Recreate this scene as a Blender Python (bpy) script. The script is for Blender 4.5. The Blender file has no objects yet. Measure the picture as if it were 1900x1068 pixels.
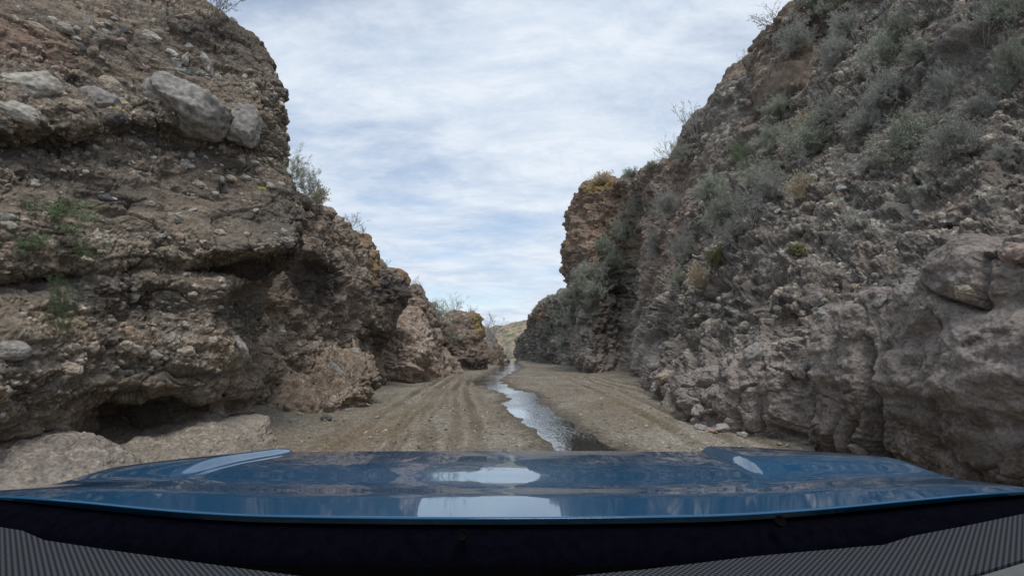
import bpy, math, random
import numpy as np
from mathutils import Vector, Matrix, Quaternion

rng = np.random.RandomState(7)
random.seed(7)
scene = bpy.context.scene
COL = scene.collection
F32 = np.float32

# ------------------------------------------------------------------ camera geometry
CAM_H = 1.45
PITCH = math.atan((650 - 534) / 950.0)
CP, SP = math.cos(PITCH), math.sin(PITCH)


def pt(px, py, d):
    """World point seen at photo pixel (px, py) at forward distance d (metres along +Y)."""
    u, v = (px - 950) / 950.0, (534 - py) / 950.0
    k = d / (CP - v * SP)
    return (u * k, d, CAM_H + (SP + v * CP) * k)


def ray(px, py):
    u, v = (px - 950) / 950.0, (534 - py) / 950.0
    return Vector((u, CP - v * SP, SP + v * CP)).normalized()


# ------------------------------------------------------------------ noise
_perm = np.random.RandomState(3).permutation(256).astype(np.int32)
_perm = np.concatenate([_perm, _perm, _perm])
_g = np.random.RandomState(4).normal(size=(256, 3))
_g = (_g / np.linalg.norm(_g, axis=1)[:, None]).astype(F32)


def perlin(P):
    P = np.asarray(P, F32)
    i = np.floor(P).astype(np.int32)
    f = P - i
    w = f * f * f * (f * (f * 6 - 15) + 10)
    i &= 255
    out = None
    for dx in (0, 1):
        px = _perm[i[..., 0] + dx]
        wx = w[..., 0] if dx else 1 - w[..., 0]
        for dy in (0, 1):
            py = _perm[px + i[..., 1] + dy]
            wy = w[..., 1] if dy else 1 - w[..., 1]
            for dz in (0, 1):
                g = _g[_perm[py + i[..., 2] + dz] & 255]
                wz = w[..., 2] if dz else 1 - w[..., 2]
                n = (g[..., 0] * (f[..., 0] - dx) + g[..., 1] * (f[..., 1] - dy) + g[..., 2] * (f[..., 2] - dz)) * (wx * wy * wz)
                out = n if out is None else out + n
    return out * 1.6


def fbm(P, octaves=4, gain=0.5, lac=2.03):
    P = np.asarray(P, F32)
    a, s = 1.0, 0
    tot = 0
    for k in range(octaves):
        s = s + a * perlin(P + 17.3 * k)
        tot += a
        P = P * lac
        a *= gain
    return s / tot * 1.3


def ridged(P, octaves=3, gain=0.5):
    P = np.asarray(P, F32)
    a, s, tot = 1.0, 0, 0
    for k in range(octaves):
        s = s + a * (1 - 2 * np.abs(perlin(P + 9.1 * k)))
        tot += a
        P = P * 2.1
        a *= gain
    return s / tot


def _hash(ix, iy, iz, k):
    h = (ix.astype(np.int64) * 73856093) ^ (iy.astype(np.int64) * 19349663) ^ (iz.astype(np.int64) * 83492791) ^ (k * 2654435761)
    h = (h ^ (h >> 13)) * 1274126177
    h = h ^ (h >> 16)
    return ((h & 0xFFFFFF) / float(0x1000000)).astype(F32)


def stones(P, cell, prob, rmin=0.25, rmax=0.5, angular=0.5):
    """Rounded stones set in rock: returns dome height 0..1 (times radius) and a random number of the stone."""
    Q = np.asarray(P, F32) / cell
    c = np.floor(Q).astype(np.int32)
    best = np.zeros(Q.shape[:-1], F32)
    ident = np.zeros(Q.shape[:-1], F32)
    ring = np.zeros(Q.shape[:-1], F32)
    for ox in (-1, 0, 1):
        for oy in (-1, 0, 1):
            for oz in (-1, 0, 1):
                ix, iy, iz = c[..., 0] + ox, c[..., 1] + oy, c[..., 2] + oz
                h0 = _hash(ix, iy, iz, 1)
                dx = Q[..., 0] - (ix + 0.15 + 0.7 * _hash(ix, iy, iz, 2))
                dy = Q[..., 1] - (iy + 0.15 + 0.7 * _hash(ix, iy, iz, 3))
                dz = Q[..., 2] - (iz + 0.15 + 0.7 * _hash(ix, iy, iz, 4))
                h5, h6 = _hash(ix, iy, iz, 5), _hash(ix, iy, iz, 6)
                r = rmin + (rmax - rmin) * h5 * h5
                an = 0.7 + 0.6 * h6
                sh = (h6 - 0.5) * 1.2
                dxx = dx + sh * dz
                q = ((dxx / an) ** 2 + dy * dy + (dz * an * 1.2) ** 2) / (r * r)
                q = (1 - angular) * q + angular * np.maximum(np.maximum(np.abs(dxx / an + 0.4 * dz), np.abs(dy)), np.abs(dz * an * 1.2 - 0.3 * dx)) ** 2 * 1.35 / (r * r)
                hgt = np.sqrt(np.clip(1 - q, 0, 1)) * r
                ring = np.where(h0 < prob, np.maximum(ring, np.clip(1.9 - q, 0, 0.9) * r), ring)
                ok = (h0 < prob) & (hgt > best)
                best = np.where(ok, hgt, best)
                ident = np.where(ok, _hash(ix, iy, iz, 7), ident)
    return best * cell, ident, np.where(best > 0, 0, ring) * cell


def fracture(P, cell):
    """Broken-rock cells: a random value per block and the distance to the joint between blocks."""
    Q = np.asarray(P, F32) / cell
    c = np.floor(Q).astype(np.int32)
    f1 = np.full(Q.shape[:-1], 9, F32)
    f2 = np.full(Q.shape[:-1], 9, F32)
    ident = np.zeros(Q.shape[:-1], F32)
    for ox in (-1, 0, 1):
        for oy in (-1, 0, 1):
            for oz in (-1, 0, 1):
                ix, iy, iz = c[..., 0] + ox, c[..., 1] + oy, c[..., 2] + oz
                d = np.maximum(np.maximum(np.abs(Q[..., 0] - ix - _hash(ix, iy, iz, 12)), np.abs(Q[..., 1] - iy - _hash(ix, iy, iz, 13))), np.abs(Q[..., 2] - iz - _hash(ix, iy, iz, 14)))
                new = d < f1
                f2 = np.where(new, f1, np.minimum(f2, d))
                ident = np.where(new, _hash(ix, iy, iz, 17), ident)
                f1 = np.where(new, d, f1)
    return ident, f2 - f1


def sstep(a, b, x):
    t = np.clip((x - a) / (b - a), 0, 1)
    return t * t * (3 - 2 * t)


def mix(a, b, t):
    return a + (b - a) * t


def mixc(c, col, t):
    return c + (np.asarray(col, F32) - c) * np.asarray(t, F32)[..., None]


# ------------------------------------------------------------------ object helpers
def tag(o, label=None, cat=None, group=None, kind=None):
    if label:
        o['label'] = label
    if cat:
        o['category'] = cat
    if group:
        o['group'] = group
    if kind:
        o['kind'] = kind
    return o


def link(name, data, parent=None):
    o = bpy.data.objects.new(name, data)
    COL.objects.link(o)
    if parent is not None:
        o.parent = parent
    return o


def raw_mesh(name, V, loops, starts, totals, mat, col=None, smooth=True):
    me = bpy.data.meshes.new(name)
    V = np.ascontiguousarray(V, F32)
    me.vertices.add(len(V))
    me.vertices.foreach_set('co', V.ravel())
    me.loops.add(len(loops))
    me.loops.foreach_set('vertex_index', np.ascontiguousarray(loops, np.int32))
    me.polygons.add(len(starts))
    me.polygons.foreach_set('loop_start', np.ascontiguousarray(starts, np.int32))
    me.polygons.foreach_set('loop_total', np.ascontiguousarray(totals, np.int32))
    me.update(calc_edges=True)
    me.polygons.foreach_set('use_smooth', np.full(len(starts), smooth, bool))
    if col is not None:
        at = me.color_attributes.new('Col', 'FLOAT_COLOR', 'POINT')
        c4 = np.ones((len(V), 4), F32)
        c4[:, :col.shape[1]] = np.clip(col, 0, 1)
        at.data.foreach_set('color', c4.ravel())
    me.materials.append(mat)
    return me


def faces_mesh(name, V, faces, mat, col=None, smooth=True):
    """faces: int array (n, k)."""
    f = np.asarray(faces, np.int32)
    n, k = f.shape
    return raw_mesh(name, V, f.ravel(), np.arange(n) * k, np.full(n, k), mat, col, smooth)


def grid_faces(N, M, wrap=False, flip=False):
    i = np.arange(N - 1)[:, None]
    jm = M if wrap else M - 1
    j = np.arange(jm)[None, :]
    j2 = (j + 1) % M
    a, b, c, d = i * M + j, i * M + j2, (i + 1) * M + j2, (i + 1) * M + j
    f = np.stack([a, b, c, d] if not flip else [a, d, c, b], -1)
    return f.reshape(-1, 4)


def grid_mesh(name, P, mat, col=None, wrap=False, flip=False, smooth=True):
    N, M = P.shape[:2]
    return faces_mesh(name, P.reshape(-1, 3), grid_faces(N, M, wrap, flip), mat, None if col is None else col.reshape(-1, col.shape[-1]), smooth)


def grid_normals(P, flip=False, wrap=False):
    if wrap:
        du = np.roll(P, -1, 1) - np.roll(P, 1, 1)
    else:
        du = np.gradient(P, axis=1)
    dv = np.gradient(P, axis=0)
    n = np.cross(du, dv)
    n /= np.linalg.norm(n, axis=-1, keepdims=True) + 1e-9
    return -n if flip else n


def hermite(C, t, knots):
    """Non-uniform cubic through C (K, ...) at params t."""
    K = len(knots)
    h = np.diff(knots)
    dl = np.diff(C, axis=0) / h.reshape(-1, *([1] * (C.ndim - 1)))
    m = np.empty_like(C)
    m[0], m[-1] = dl[0], dl[-1]
    for i in range(1, K - 1):
        m[i] = (dl[i - 1] * h[i] + dl[i] * h[i - 1]) / (h[i] + h[i - 1])
    k = np.clip(np.searchsorted(knots, t, 'right') - 1, 0, K - 2)
    s = ((t - knots[k]) / h[k])
    sh = (-1,) + (1,) * (C.ndim - 1)
    s = s.reshape(sh)
    hh = h[k].reshape(sh)
    return ((2 * s ** 3 - 3 * s ** 2 + 1) * C[k] + (s ** 3 - 2 * s ** 2 + s) * hh * m[k]
            + (-2 * s ** 3 + 3 * s ** 2) * C[k + 1] + (s ** 3 - s ** 2) * hh * m[k + 1])


def loft(C, nrow, ncol):
    """C (rows, cols, 3) control lattice -> dense grid; nrow / ncol samples per segment."""
    C = np.asarray(C, np.float64)

    def prep(A, n):
        ch = np.linalg.norm(np.diff(A, axis=0), axis=-1).mean(axis=1)
        kn = np.concatenate([[0], np.cumsum(np.maximum(ch, 1e-3) ** 0.7)])
        ts = [np.linspace(kn[i], kn[i + 1], n[i], endpoint=False) for i in range(len(n))]
        return kn, np.concatenate(ts + [[kn[-1]]])
    kn, ts = prep(C, nrow)
    A = hermite(C, ts, kn)
    B = np.swapaxes(A, 0, 1)
    kn2, ts2 = prep(np.swapaxes(C, 0, 1), ncol)
    B = hermite(B, ts2, kn2)
    return np.ascontiguousarray(np.swapaxes(B, 0, 1)), kn, kn2


# ------------------------------------------------------------------ materials
def nmat(name):
    m = bpy.data.materials.new(name)
    m.use_nodes = True
    nt = m.node_tree
    return m, nt, nt.nodes['Principled BSDF']


def N(nt, t, **kw):
    n = nt.nodes.new(t)
    for k, v in kw.items():
        if k.startswith('i_'):
            n.inputs[k[2:].replace('_', ' ')].default_value = v
        else:
            setattr(n, k, v)
    return n


def rock_material(name, scale=1.0, bump=0.5, contrast=0.5, rough=0.92, speck=0.42, tint=(1.25, 1.21, 1.15)):
    m, nt, b = nmat(name)
    L = nt.links.new
    at = N(nt, 'ShaderNodeVertexColor', layer_name='Col')
    tc = N(nt, 'ShaderNodeTexCoord')
    n1 = N(nt, 'ShaderNodeTexNoise', i_Scale=28 * scale, i_Detail=8, i_Roughness=0.7)
    n2 = N(nt, 'ShaderNodeTexNoise', i_Scale=5 * scale, i_Detail=6, i_Roughness=0.65)
    v1 = N(nt, 'ShaderNodeTexVoronoi', i_Scale=22 * scale, i_Randomness=1.0)
    for n in (n1, n2, v1):
        L(tc.outputs['Object'], n.inputs['Vector'])
    mr = N(nt, 'ShaderNodeMapRange')
    mr.inputs['From Min'].default_value = 0.3
    mr.inputs['From Max'].default_value = 0.7
    mr.inputs['To Min'].default_value = 1 - contrast
    mr.inputs['To Max'].default_value = 1 + contrast
    L(n1.outputs['Fac'], mr.inputs['Value'])
    mr2 = N(nt, 'ShaderNodeMapRange')
    mr2.inputs['From Min'].default_value = 0.3
    mr2.inputs['From Max'].default_value = 0.7
    mr2.inputs['To Min'].default_value = 1 - contrast * 0.45
    mr2.inputs['To Max'].default_value = 1 + contrast * 0.45
    L(n2.outputs['Fac'], mr2.inputs['Value'])
    mm = N(nt, 'ShaderNodeMath', operation='MULTIPLY')
    L(mr.outputs[0], mm.inputs[0])
    L(mr2.outputs[0], mm.inputs[1])
    # gravel set in the matrix: each small grain has its own tone
    dst = N(nt, 'ShaderNodeVectorMath', operation='MULTIPLY_ADD')
    dst.inputs[1].default_value = (0.05, 0.05, 0.05)
    L(n1.outputs['Color'], dst.inputs[0])
    L(tc.outputs['Object'], dst.inputs[2])
    out = mm.outputs[0]
    for sc, am in ((24 * scale, speck), (11 * scale, speck * 0.7)):
        v2 = N(nt, 'ShaderNodeTexVoronoi', i_Scale=sc)
        L(dst.outputs[0], v2.inputs['Vector'])
        sx = N(nt, 'ShaderNodeSeparateColor')
        L(v2.outputs['Color'], sx.inputs[0])
        pw = N(nt, 'ShaderNodeMath', operation='POWER')
        pw.inputs[1].default_value = 2.2
        L(sx.outputs[0], pw.inputs[0])
        m3 = N(nt, 'ShaderNodeMapRange')
        m3.inputs['To Min'].default_value = -am * 0.7
        m3.inputs['To Max'].default_value = am * 1.7
        L(pw.outputs[0], m3.inputs['Value'])
        ma = N(nt, 'ShaderNodeMath', operation='MULTIPLY_ADD')
        L(m3.outputs[0], ma.inputs[0])
        L(at.outputs['Alpha'], ma.inputs[1])
        ma.inputs[2].default_value = 1.0
        m4 = N(nt, 'ShaderNodeMath', operation='MULTIPLY')
        L(out, m4.inputs[0])
        L(ma.outputs[0], m4.inputs[1])
        out = m4.outputs[0]
    vm = N(nt, 'ShaderNodeVectorMath', operation='SCALE')
    L(at.outputs['Color'], vm.inputs[0])
    L(out, vm.inputs['Scale'])
    tn = N(nt, 'ShaderNodeVectorMath', operation='MULTIPLY')
    tn.inputs[1].default_value = tint
    L(vm.outputs[0], tn.inputs[0])
    L(tn.outputs[0], b.inputs['Base Color'])
    b.inputs['Roughness'].default_value = rough
    b.inputs['Specular IOR Level'].default_value = 0.25
    add = N(nt, 'ShaderNodeMath', operation='ADD')
    L(n1.outputs['Fac'], add.inputs[0])
    L(v1.outputs['Distance'], add.inputs[1])
    bp = N(nt, 'ShaderNodeBump', i_Strength=bump, i_Distance=0.03 / scale)
    L(add.outputs[0], bp.inputs['Height'])
    L(bp.outputs[0], b.inputs['Normal'])
    return m


def plain(name, col, rough=0.8, var=0.25, scale=30, spec=0.3, objvar=0.0, bump=0.0, coat=0.0, metallic=0.0):
    m, nt, b = nmat(name)
    L = nt.links.new
    tc = N(nt, 'ShaderNodeTexCoord')
    n1 = N(nt, 'ShaderNodeTexNoise', i_Scale=scale, i_Detail=5, i_Roughness=0.65)
    L(tc.outputs['Object'], n1.inputs['Vector'])
    mr = N(nt, 'ShaderNodeMapRange')
    mr.inputs['From Min'].default_value = 0.25
    mr.inputs['From Max'].default_value = 0.75
    mr.inputs['To Min'].default_value = 1 - var
    mr.inputs['To Max'].default_value = 1 + var
    L(n1.outputs['Fac'], mr.inputs['Value'])
    out = mr.outputs[0]
    if objvar:
        oi = N(nt, 'ShaderNodeObjectInfo')
        m2 = N(nt, 'ShaderNodeMapRange')
        m2.inputs['To Min'].default_value = 1 - objvar
        m2.inputs['To Max'].default_value = 1 + objvar
        L(oi.outputs['Random'], m2.inputs['Value'])
        mm = N(nt, 'ShaderNodeMath', operation='MULTIPLY')
        L(out, mm.inputs[0])
        L(m2.outputs[0], mm.inputs[1])
        out = mm.outputs[0]
    vm = N(nt, 'ShaderNodeVectorMath', operation='SCALE')
    vm.inputs[0].default_value = col
    L(out, vm.inputs['Scale'])
    L(vm.outputs[0], b.inputs['Base Color'])
    b.inputs['Roughness'].default_value = rough
    b.inputs['Specular IOR Level'].default_value = spec
    b.inputs['Coat Weight'].default_value = coat
    b.inputs['Metallic'].default_value = metallic
    if bump:
        bp = N(nt, 'ShaderNodeBump', i_Strength=min(bump, 1.0), i_Distance=0.02 if bump < 1 else 0.08)
        L(n1.outputs['Fac'], bp.inputs['Height'])
        L(bp.outputs[0], b.inputs['Normal'])
    return m


ROCK = rock_material('conglomerate_rock', 1.0, 0.6, 0.45)
ROCK_FAR = rock_material('distant_rock', 0.35, 0.7, 0.5)
SAND = rock_material('wash_sand', 2.0, 0.45, 0.35, 0.95, 0.34, (1.06, 1.05, 1.02))
STONE = {
    'pale': plain('pale_stone', (0.43, 0.40, 0.355), 0.9, 0.4, 5, 0.2, 0.2, 0.6),
    'grey': plain('grey_stone', (0.32, 0.31, 0.29), 0.9, 0.4, 5, 0.2, 0.2, 0.6),
    'tan': plain('tan_stone', (0.34, 0.285, 0.225), 0.9, 0.4, 5, 0.2, 0.2, 0.6),
    'pink': plain('pink_stone', (0.32, 0.245, 0.215), 0.9, 0.4, 5, 0.2, 0.2, 0.6),
    'green': plain('green_grey_stone', (0.17, 0.19, 0.175), 0.85, 0.3, 9, 0.3, 0.15, 0.5),
    'dark': plain('dark_stone', (0.10, 0.098, 0.098), 0.8, 0.3, 9, 0.3, 0.2, 0.5),
    'white': plain('white_stone', (0.42, 0.41, 0.39), 0.8, 0.2, 9, 0.3, 0.1, 0.4),
}

# palettes of the stones set in the conglomerate
PAL = np.array([(0.30, 0.275, 0.235), (0.20, 0.195, 0.18), (0.25, 0.205, 0.16), (0.235, 0.18, 0.15), (0.12, 0.112, 0.105),
                (0.36, 0.335, 0.295), (0.16, 0.14, 0.122), (0.27, 0.25, 0.22)], F32)


def pal_of(ident, dim=1.0):
    return PAL[(ident * 7.999).astype(np.int32)] * dim


# ------------------------------------------------------------------ rock surface
def rock_surface(P, n, kind, spec):
    """Displace a grid P along normals n and colour it. spec holds amplitudes; returns P2, colours."""
    s = spec
    calm = s.get('calm', 0.0)
    d = s.get('a_big', 0.25) * fbm(P / s.get('l_big', 2.6), 4)
    d = d + s.get('a_mid', 0.10) * (1 - 0.6 * calm) * fbm(P / 0.75 + 31, 4, 0.55)
    if 'gully' in s:
        gu = np.stack([P[..., 0] * 0.12, (P[..., 1] + s['gully'][1] * P[..., 2]) / s['gully'][2], P[..., 2] * 0.12], -1)
        d = d - s['gully'][0] * (np.maximum(ridged(gu + 3, 3), -0.2) ** 1)
    # bedding
    tilt = s.get('tilt', (0.0, 0.05))
    bed = P[..., 2] + tilt[0] * P[..., 0] + tilt[1] * P[..., 1] + 0.22 * perlin(P / 1.9)
    Bp = np.stack([P[..., 0] * 0.22, P[..., 1] * 0.22, bed * s.get('bed_f', 1.9)], -1)
    st = fbm(Bp + 3.7, 4, 0.62)
    st = np.sign(st) * np.abs(st) ** 0.75
    d = d + s.get('a_bed', 0.15) * st
    rg = ridged(P / s.get('l_ridge', 0.9) + 5, 4, 0.55)
    d = d - s.get('a_ridge', 0.05) * (1 - 0.9 * calm) * np.maximum(rg, 0) ** 2 * 1.6
    for cell, amp, groove, wgt, *zs_ in s.get('frac', ()):
        zsc = zs_[0] if zs_ else 1.15
        wp = np.stack([perlin(P / (cell * 1.3) + 71), perlin(P / (cell * 1.3) + 83), perlin(P / (cell * 1.3) + 97)], -1)
        tl = np.stack([P[..., 0] + 0.25 * P[..., 2], P[..., 1] - 0.2 * P[..., 2], P[..., 2] + tilt[0] * P[..., 0] * 0.6], -1) + wp * cell * 0.28
        fi, fe = fracture(tl * np.array([1, 0.8, zsc], F32), cell)
        e = sstep(0.0, 0.14, fe)
        d = d + wgt * (amp * (fi - 0.5) * (0.35 + 0.65 * e) - groove * (1 - sstep(0.0, 0.07, fe)) * sstep(0.3, 0.7, _hash((fi * 9999).astype(np.int32), (fi * 99).astype(np.int32), (fi * 9).astype(np.int32), 5)))
    P1 = P + n * d[..., None]
    P1 = P1.astype(F32)
    # matrix colour
    base = np.broadcast_to(np.asarray(s['base'], F32), P.shape).copy()
    big = fbm(P / 2.2 + 11, 5, 0.6)
    base = mixc(base, s.get('alt', s['base']), sstep(-0.05, 0.35, big))
    base = mixc(base, s.get('dark', (0.07, 0.06, 0.055)), s.get('dark_amt', 0.7) * sstep(0.12, 0.55, fbm(P / 1.5 - 23, 5, 0.62)))
    base = mixc(base, s.get('band', (0.2, 0.16, 0.12)), s.get('band_amt', 0.45) * sstep(0.05, 0.4, st))
    # stones in beds
    mask_bed = 0.5 + 0.5 * np.clip(fbm(Bp * np.array([1.2, 1.2, 0.8], F32) + 40, 3) * 2.4, -1, 1)
    smooth_m = s['smooth'](P1) if 'smooth' in s else 0.0
    mask_bed = sstep(0.25, 0.75, mask_bed)
    keep = np.clip(mask_bed * s.get('density', 1.0), 0, 1) * (1 - smooth_m)
    grain = np.clip(0.12 + 0.6 * keep, 0, 0.8) * (1 - 0.8 * smooth_m)
    dd = np.zeros(P.shape[:-1], F32)
    fine = fbm(P1 / 0.13, 3, 0.6) * (1 - 0.45 * smooth_m)
    fine2 = fbm(P1 / 0.05 + 8, 2, 0.6)
    dd += s.get('a_fine', 0.022) * fine * (1 - 0.4 * smooth_m) + s.get('a_fine', 0.022) * 0.45 * fine2 * (1 - 0.7 * smooth_m)
    Q = P1 + 0.035 * np.stack([fine, fine2, fine], -1)
    for cell, prob, rise in s['stones']:
        hgt, idn, ring = stones(Q, cell, prob)
        vis = sstep(0.25, 0.6, keep + 0.35 * (_hash((idn * 9999).astype(np.int32), (idn * 777).astype(np.int32), (idn * 51).astype(np.int32), 3) - 0.5)) if s.get('bedded', True) else np.ones_like(keep) * (1 - smooth_m)
        hgt = hgt * vis
        on = sstep(0.015, 0.09, hgt / cell)
        dd = np.maximum(dd - 0.28 * ring * np.clip(vis, 0, 1), dd * 0.5 + hgt * rise)
        sc = pal_of(idn, s.get('stone_dim', 1.0))
        base = base + (sc - base) * (on * s.get('stone_mix', 0.85))[..., None]
    cav = sstep(0.30, 0.62, fbm(P1 / 0.42 + 77, 4, 0.6)) * (1 - 0.9 * smooth_m) * (0.45 + 0.55 * keep)
    dd = dd - s.get('a_pit', 0.07) * cav
    base = base * (1 + 0.28 * fine[..., None])
    if 'paint' in s:
        base = s['paint'](P1, base, st)
    n2 = grid_normals(P1, wrap=s.get('wrap', False))
    sgn = np.sign((n2 * n).sum(-1, keepdims=True))
    n2 = n2 * sgn * 0.6 + n * 0.4
    P2 = P1 + n2 * dd[..., None]
    return P2.astype(F32), np.concatenate([np.clip(base, 0.012, 0.7), grain[..., None]], -1)


def spot(P, c, r, sharp=0.5, jitter=0.35):
    """0..1 ragged-edged blob round a world point."""
    d = np.linalg.norm((P - np.asarray(c, F32)) / np.asarray(r, F32), axis=-1)
    d = d + jitter * fbm(P / 0.5 + 60, 4, 0.6)
    return 1 - sstep(1 - sharp, 1.0, d)


CLIFFS = []


def near_side(P, n):
    """Make normals face the canyon axis / camera."""
    toc = np.array([0, 5, 4], F32) - P
    s = np.sign((n * toc).sum(-1).mean())
    return n * s, s


# ------------------------------------------------------------------ left front cliff
def build_front_cliff():
    pxC = dict(B=-200, C=60, D=250, E=400)
    dep = dict(B=4.6, C=5.9, D=7.2, E=8.1, F=8.9, G=9.6)
    rows = [
        (980, 905, 862, 835, 815, 806, 465, (.3, .3, .3, .3, .2, .1)),
        (930, 860, 822, 803, 790, 785, 468, (.25, .3, .3, .3, .2, .1)),
        (905, 850, 802, 785, 768, 768, 474, (.1, .05, .9, .3, .25, .1)),
        (870, 800, 752, 752, 748, 748, 479, (-.1, -.15, 1.0, .5, .35, .1)),
        (840, 745, 733, 738, 737, 735, 481, (-.3, -.35, 0., .05, 0, 0)),
        (760, 660, 650, 650, 645, 640, 487, (-.4, -.45, -.15, -.1, 0, 0)),
        (650, 565, 565, 560, 560, 560, 500, (0, -.1, .1, 0, .1, 0)),
        (590, 535, 517, 522, 522, 522, 520, (.1, .15, .05, .05, .15, .2)),
        (560, 515, 499, 505, 494, 490, 541, (.2, .25, .45, .65, .65, .3)),
        (530, 500, 478, 474, 462, 462, 560, (0, .1, .05, -.15, -.35, -.2)),
        (430, 420, 405, 405, 405, 405, 572, (0, .1, .2, .1, 0, 0)),
        (300, 310, 310, 320, 310, 300, 536, (.2, .35, .45, .4, .3, .1)),
        (250, 272, 243, 264, 262, 248, 529, (.6, .75, .6, .5, .3, .1)),
        (205, 240, 218, 236, 230, 215, 528, (.3, .35, .35, .3, .2, .1)),
        (80, 140, 140, 150, 150, 165, 526, (.7, .7, .6, .5, .3, .1)),
        (-40, 40, 50, 60, 70, 85, 486, (1.1, 1.1, .9, .8, .6, .5)),
        (-160, -60, -60, -40, -20, 0, 378, (1.8, 1.8, 1.6, 1.5, 1.3, 1.2)),
        (-260, -170, -160, -140, -115, -85, 262, (2.8, 2.8, 2.6, 2.5, 2.3, 2.2)),
    ]
    C = []
    for r in rows:
        py, gpx, dd = r[:6], r[6], r[7]
        pB = pt(pxC['B'], py[0], dep['B'] + dd[0])
        row = [np.array(pB) + (-3.0, -14, 0), np.array(pB) + (-0.6, -4.5, 0), pB,
               pt(pxC['C'], py[1], dep['C'] + dd[1]), pt(pxC['D'], py[2], dep['D'] + dd[2]), pt(pxC['E'] if gpx > 460 else gpx - 60, py[3], dep['E'] + dd[3]),
               pt(gpx - 38, py[4], dep['F'] + dd[4]), pt(gpx, py[5], dep['G'] + dd[5])]
        g = np.array(row[-1])
        row += [g + (-1.0, 1.0, 0), g + (-4, 2.4, 0), g + (-9, 3.5, 0)]
        C.append(row)
    C = np.array([[np.array(p, float) for p in r] for r in C])
    C[0, :, 2] = -0.5
    top1 = C[-1] + np.array((-4.0, 1.0, 0.6))
    top2 = C[-1] + np.array((-16.0, 3.0, 1.5))
    C = np.concatenate([C, top1[None], top2[None]], 0)
    C[-2:, -3:, 0] = np.minimum(C[-2:, -3:, 0], -9)
    nrow = [24, 26, 22, 34, 60, 60, 34, 26, 30, 50, 66, 46, 36, 58, 60, 50, 30, 8, 4]
    ncol = [40, 60, 110, 130, 120, 100, 60, 50, 30, 12]
    P, kr, kc = loft(C, nrow, ncol)
    n, s = near_side(P, grid_normals(P))

    def smooth(Q):
        low = 1 - sstep(0.45, 0.95, Q[..., 2] + 0.25 * fbm(Q / 1.1, 3))
        return np.clip(low * 0.95, 0, 1)

    def paint(Q, c, st):
        low = 1 - sstep(0.2, 0.9, Q[..., 2] + 0.2 * fbm(Q / 0.9, 3))
        c = mixc(c, (0.20, 0.175, 0.15), 0.75 * low)
        c = mixc(c, (0.24, 0.19, 0.14), 0.55 * sstep(0.1, 0.5, fbm(Q / 0.8 + 5, 4)) * sstep(0.7, 1.2, Q[..., 2]) * (1 - sstep(1.7, 2.1, Q[..., 2])))
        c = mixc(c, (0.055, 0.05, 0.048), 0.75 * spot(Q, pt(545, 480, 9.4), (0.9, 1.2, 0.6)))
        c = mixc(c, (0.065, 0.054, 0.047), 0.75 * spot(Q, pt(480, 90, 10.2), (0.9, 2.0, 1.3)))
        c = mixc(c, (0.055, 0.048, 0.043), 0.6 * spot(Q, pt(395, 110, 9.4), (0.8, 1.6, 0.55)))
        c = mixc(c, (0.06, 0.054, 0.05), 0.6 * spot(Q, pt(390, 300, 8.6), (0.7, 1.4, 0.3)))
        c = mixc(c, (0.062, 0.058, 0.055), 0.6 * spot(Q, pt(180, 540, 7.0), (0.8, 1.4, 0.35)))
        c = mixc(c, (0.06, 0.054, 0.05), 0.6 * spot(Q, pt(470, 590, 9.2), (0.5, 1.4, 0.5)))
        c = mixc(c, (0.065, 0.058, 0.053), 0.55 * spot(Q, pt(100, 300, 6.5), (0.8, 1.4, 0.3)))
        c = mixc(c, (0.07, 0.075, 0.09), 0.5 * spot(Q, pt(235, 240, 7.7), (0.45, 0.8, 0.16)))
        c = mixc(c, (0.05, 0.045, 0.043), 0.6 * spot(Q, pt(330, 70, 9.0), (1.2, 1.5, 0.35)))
        c = mixc(c, (0.19, 0.12, 0.095), 0.45 * spot(Q, pt(20, 90, 6.8), (0.7, 1.2, 0.6)))
        c = mixc(c, (0.42, 0.38, 0.04), 0.85 * spot(Q, pt(232, 212, 7.5), (0.11, 0.3, 0.035), 0.5, 0.5))
        c = mixc(c, (0.36, 0.33, 0.05), 0.8 * spot(Q, pt(490, 350, 9.2), (0.09, 0.3, 0.03), 0.5, 0.5))
        return c
    spec = dict(base=(0.135, 0.117, 0.099), alt=(0.108, 0.097, 0.086), dark=(0.05, 0.046, 0.043), dark_amt=0.85, band=(0.18, 0.152, 0.12), band_amt=0.5,
                a_big=0.22, a_mid=0.11, a_bed=0.10, a_ridge=0.05, bed_f=1.7, tilt=(0.02, 0.04), a_pit=0.085,
                stones=[(0.34, 0.25, 0.5), (0.17, 0.6, 0.8), (0.085, 0.75, 0.9)], density=1.5, frac=[(0.9, 0.16, 0.05, 1.0), (0.35, 0.06, 0.03, 1.0)], smooth=smooth, paint=paint)
    P2, col = rock_surface(P, n, 'left', spec)
    me = grid_mesh('cliff', P2, ROCK, col, flip=(s < 0))
    o = tag(link('conglomerate_cliff', me), 'tall brown cobble-studded cliff with an undercut base on the left', 'cliff', kind='structure')
    CLIFFS.append(o)
    return o


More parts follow.
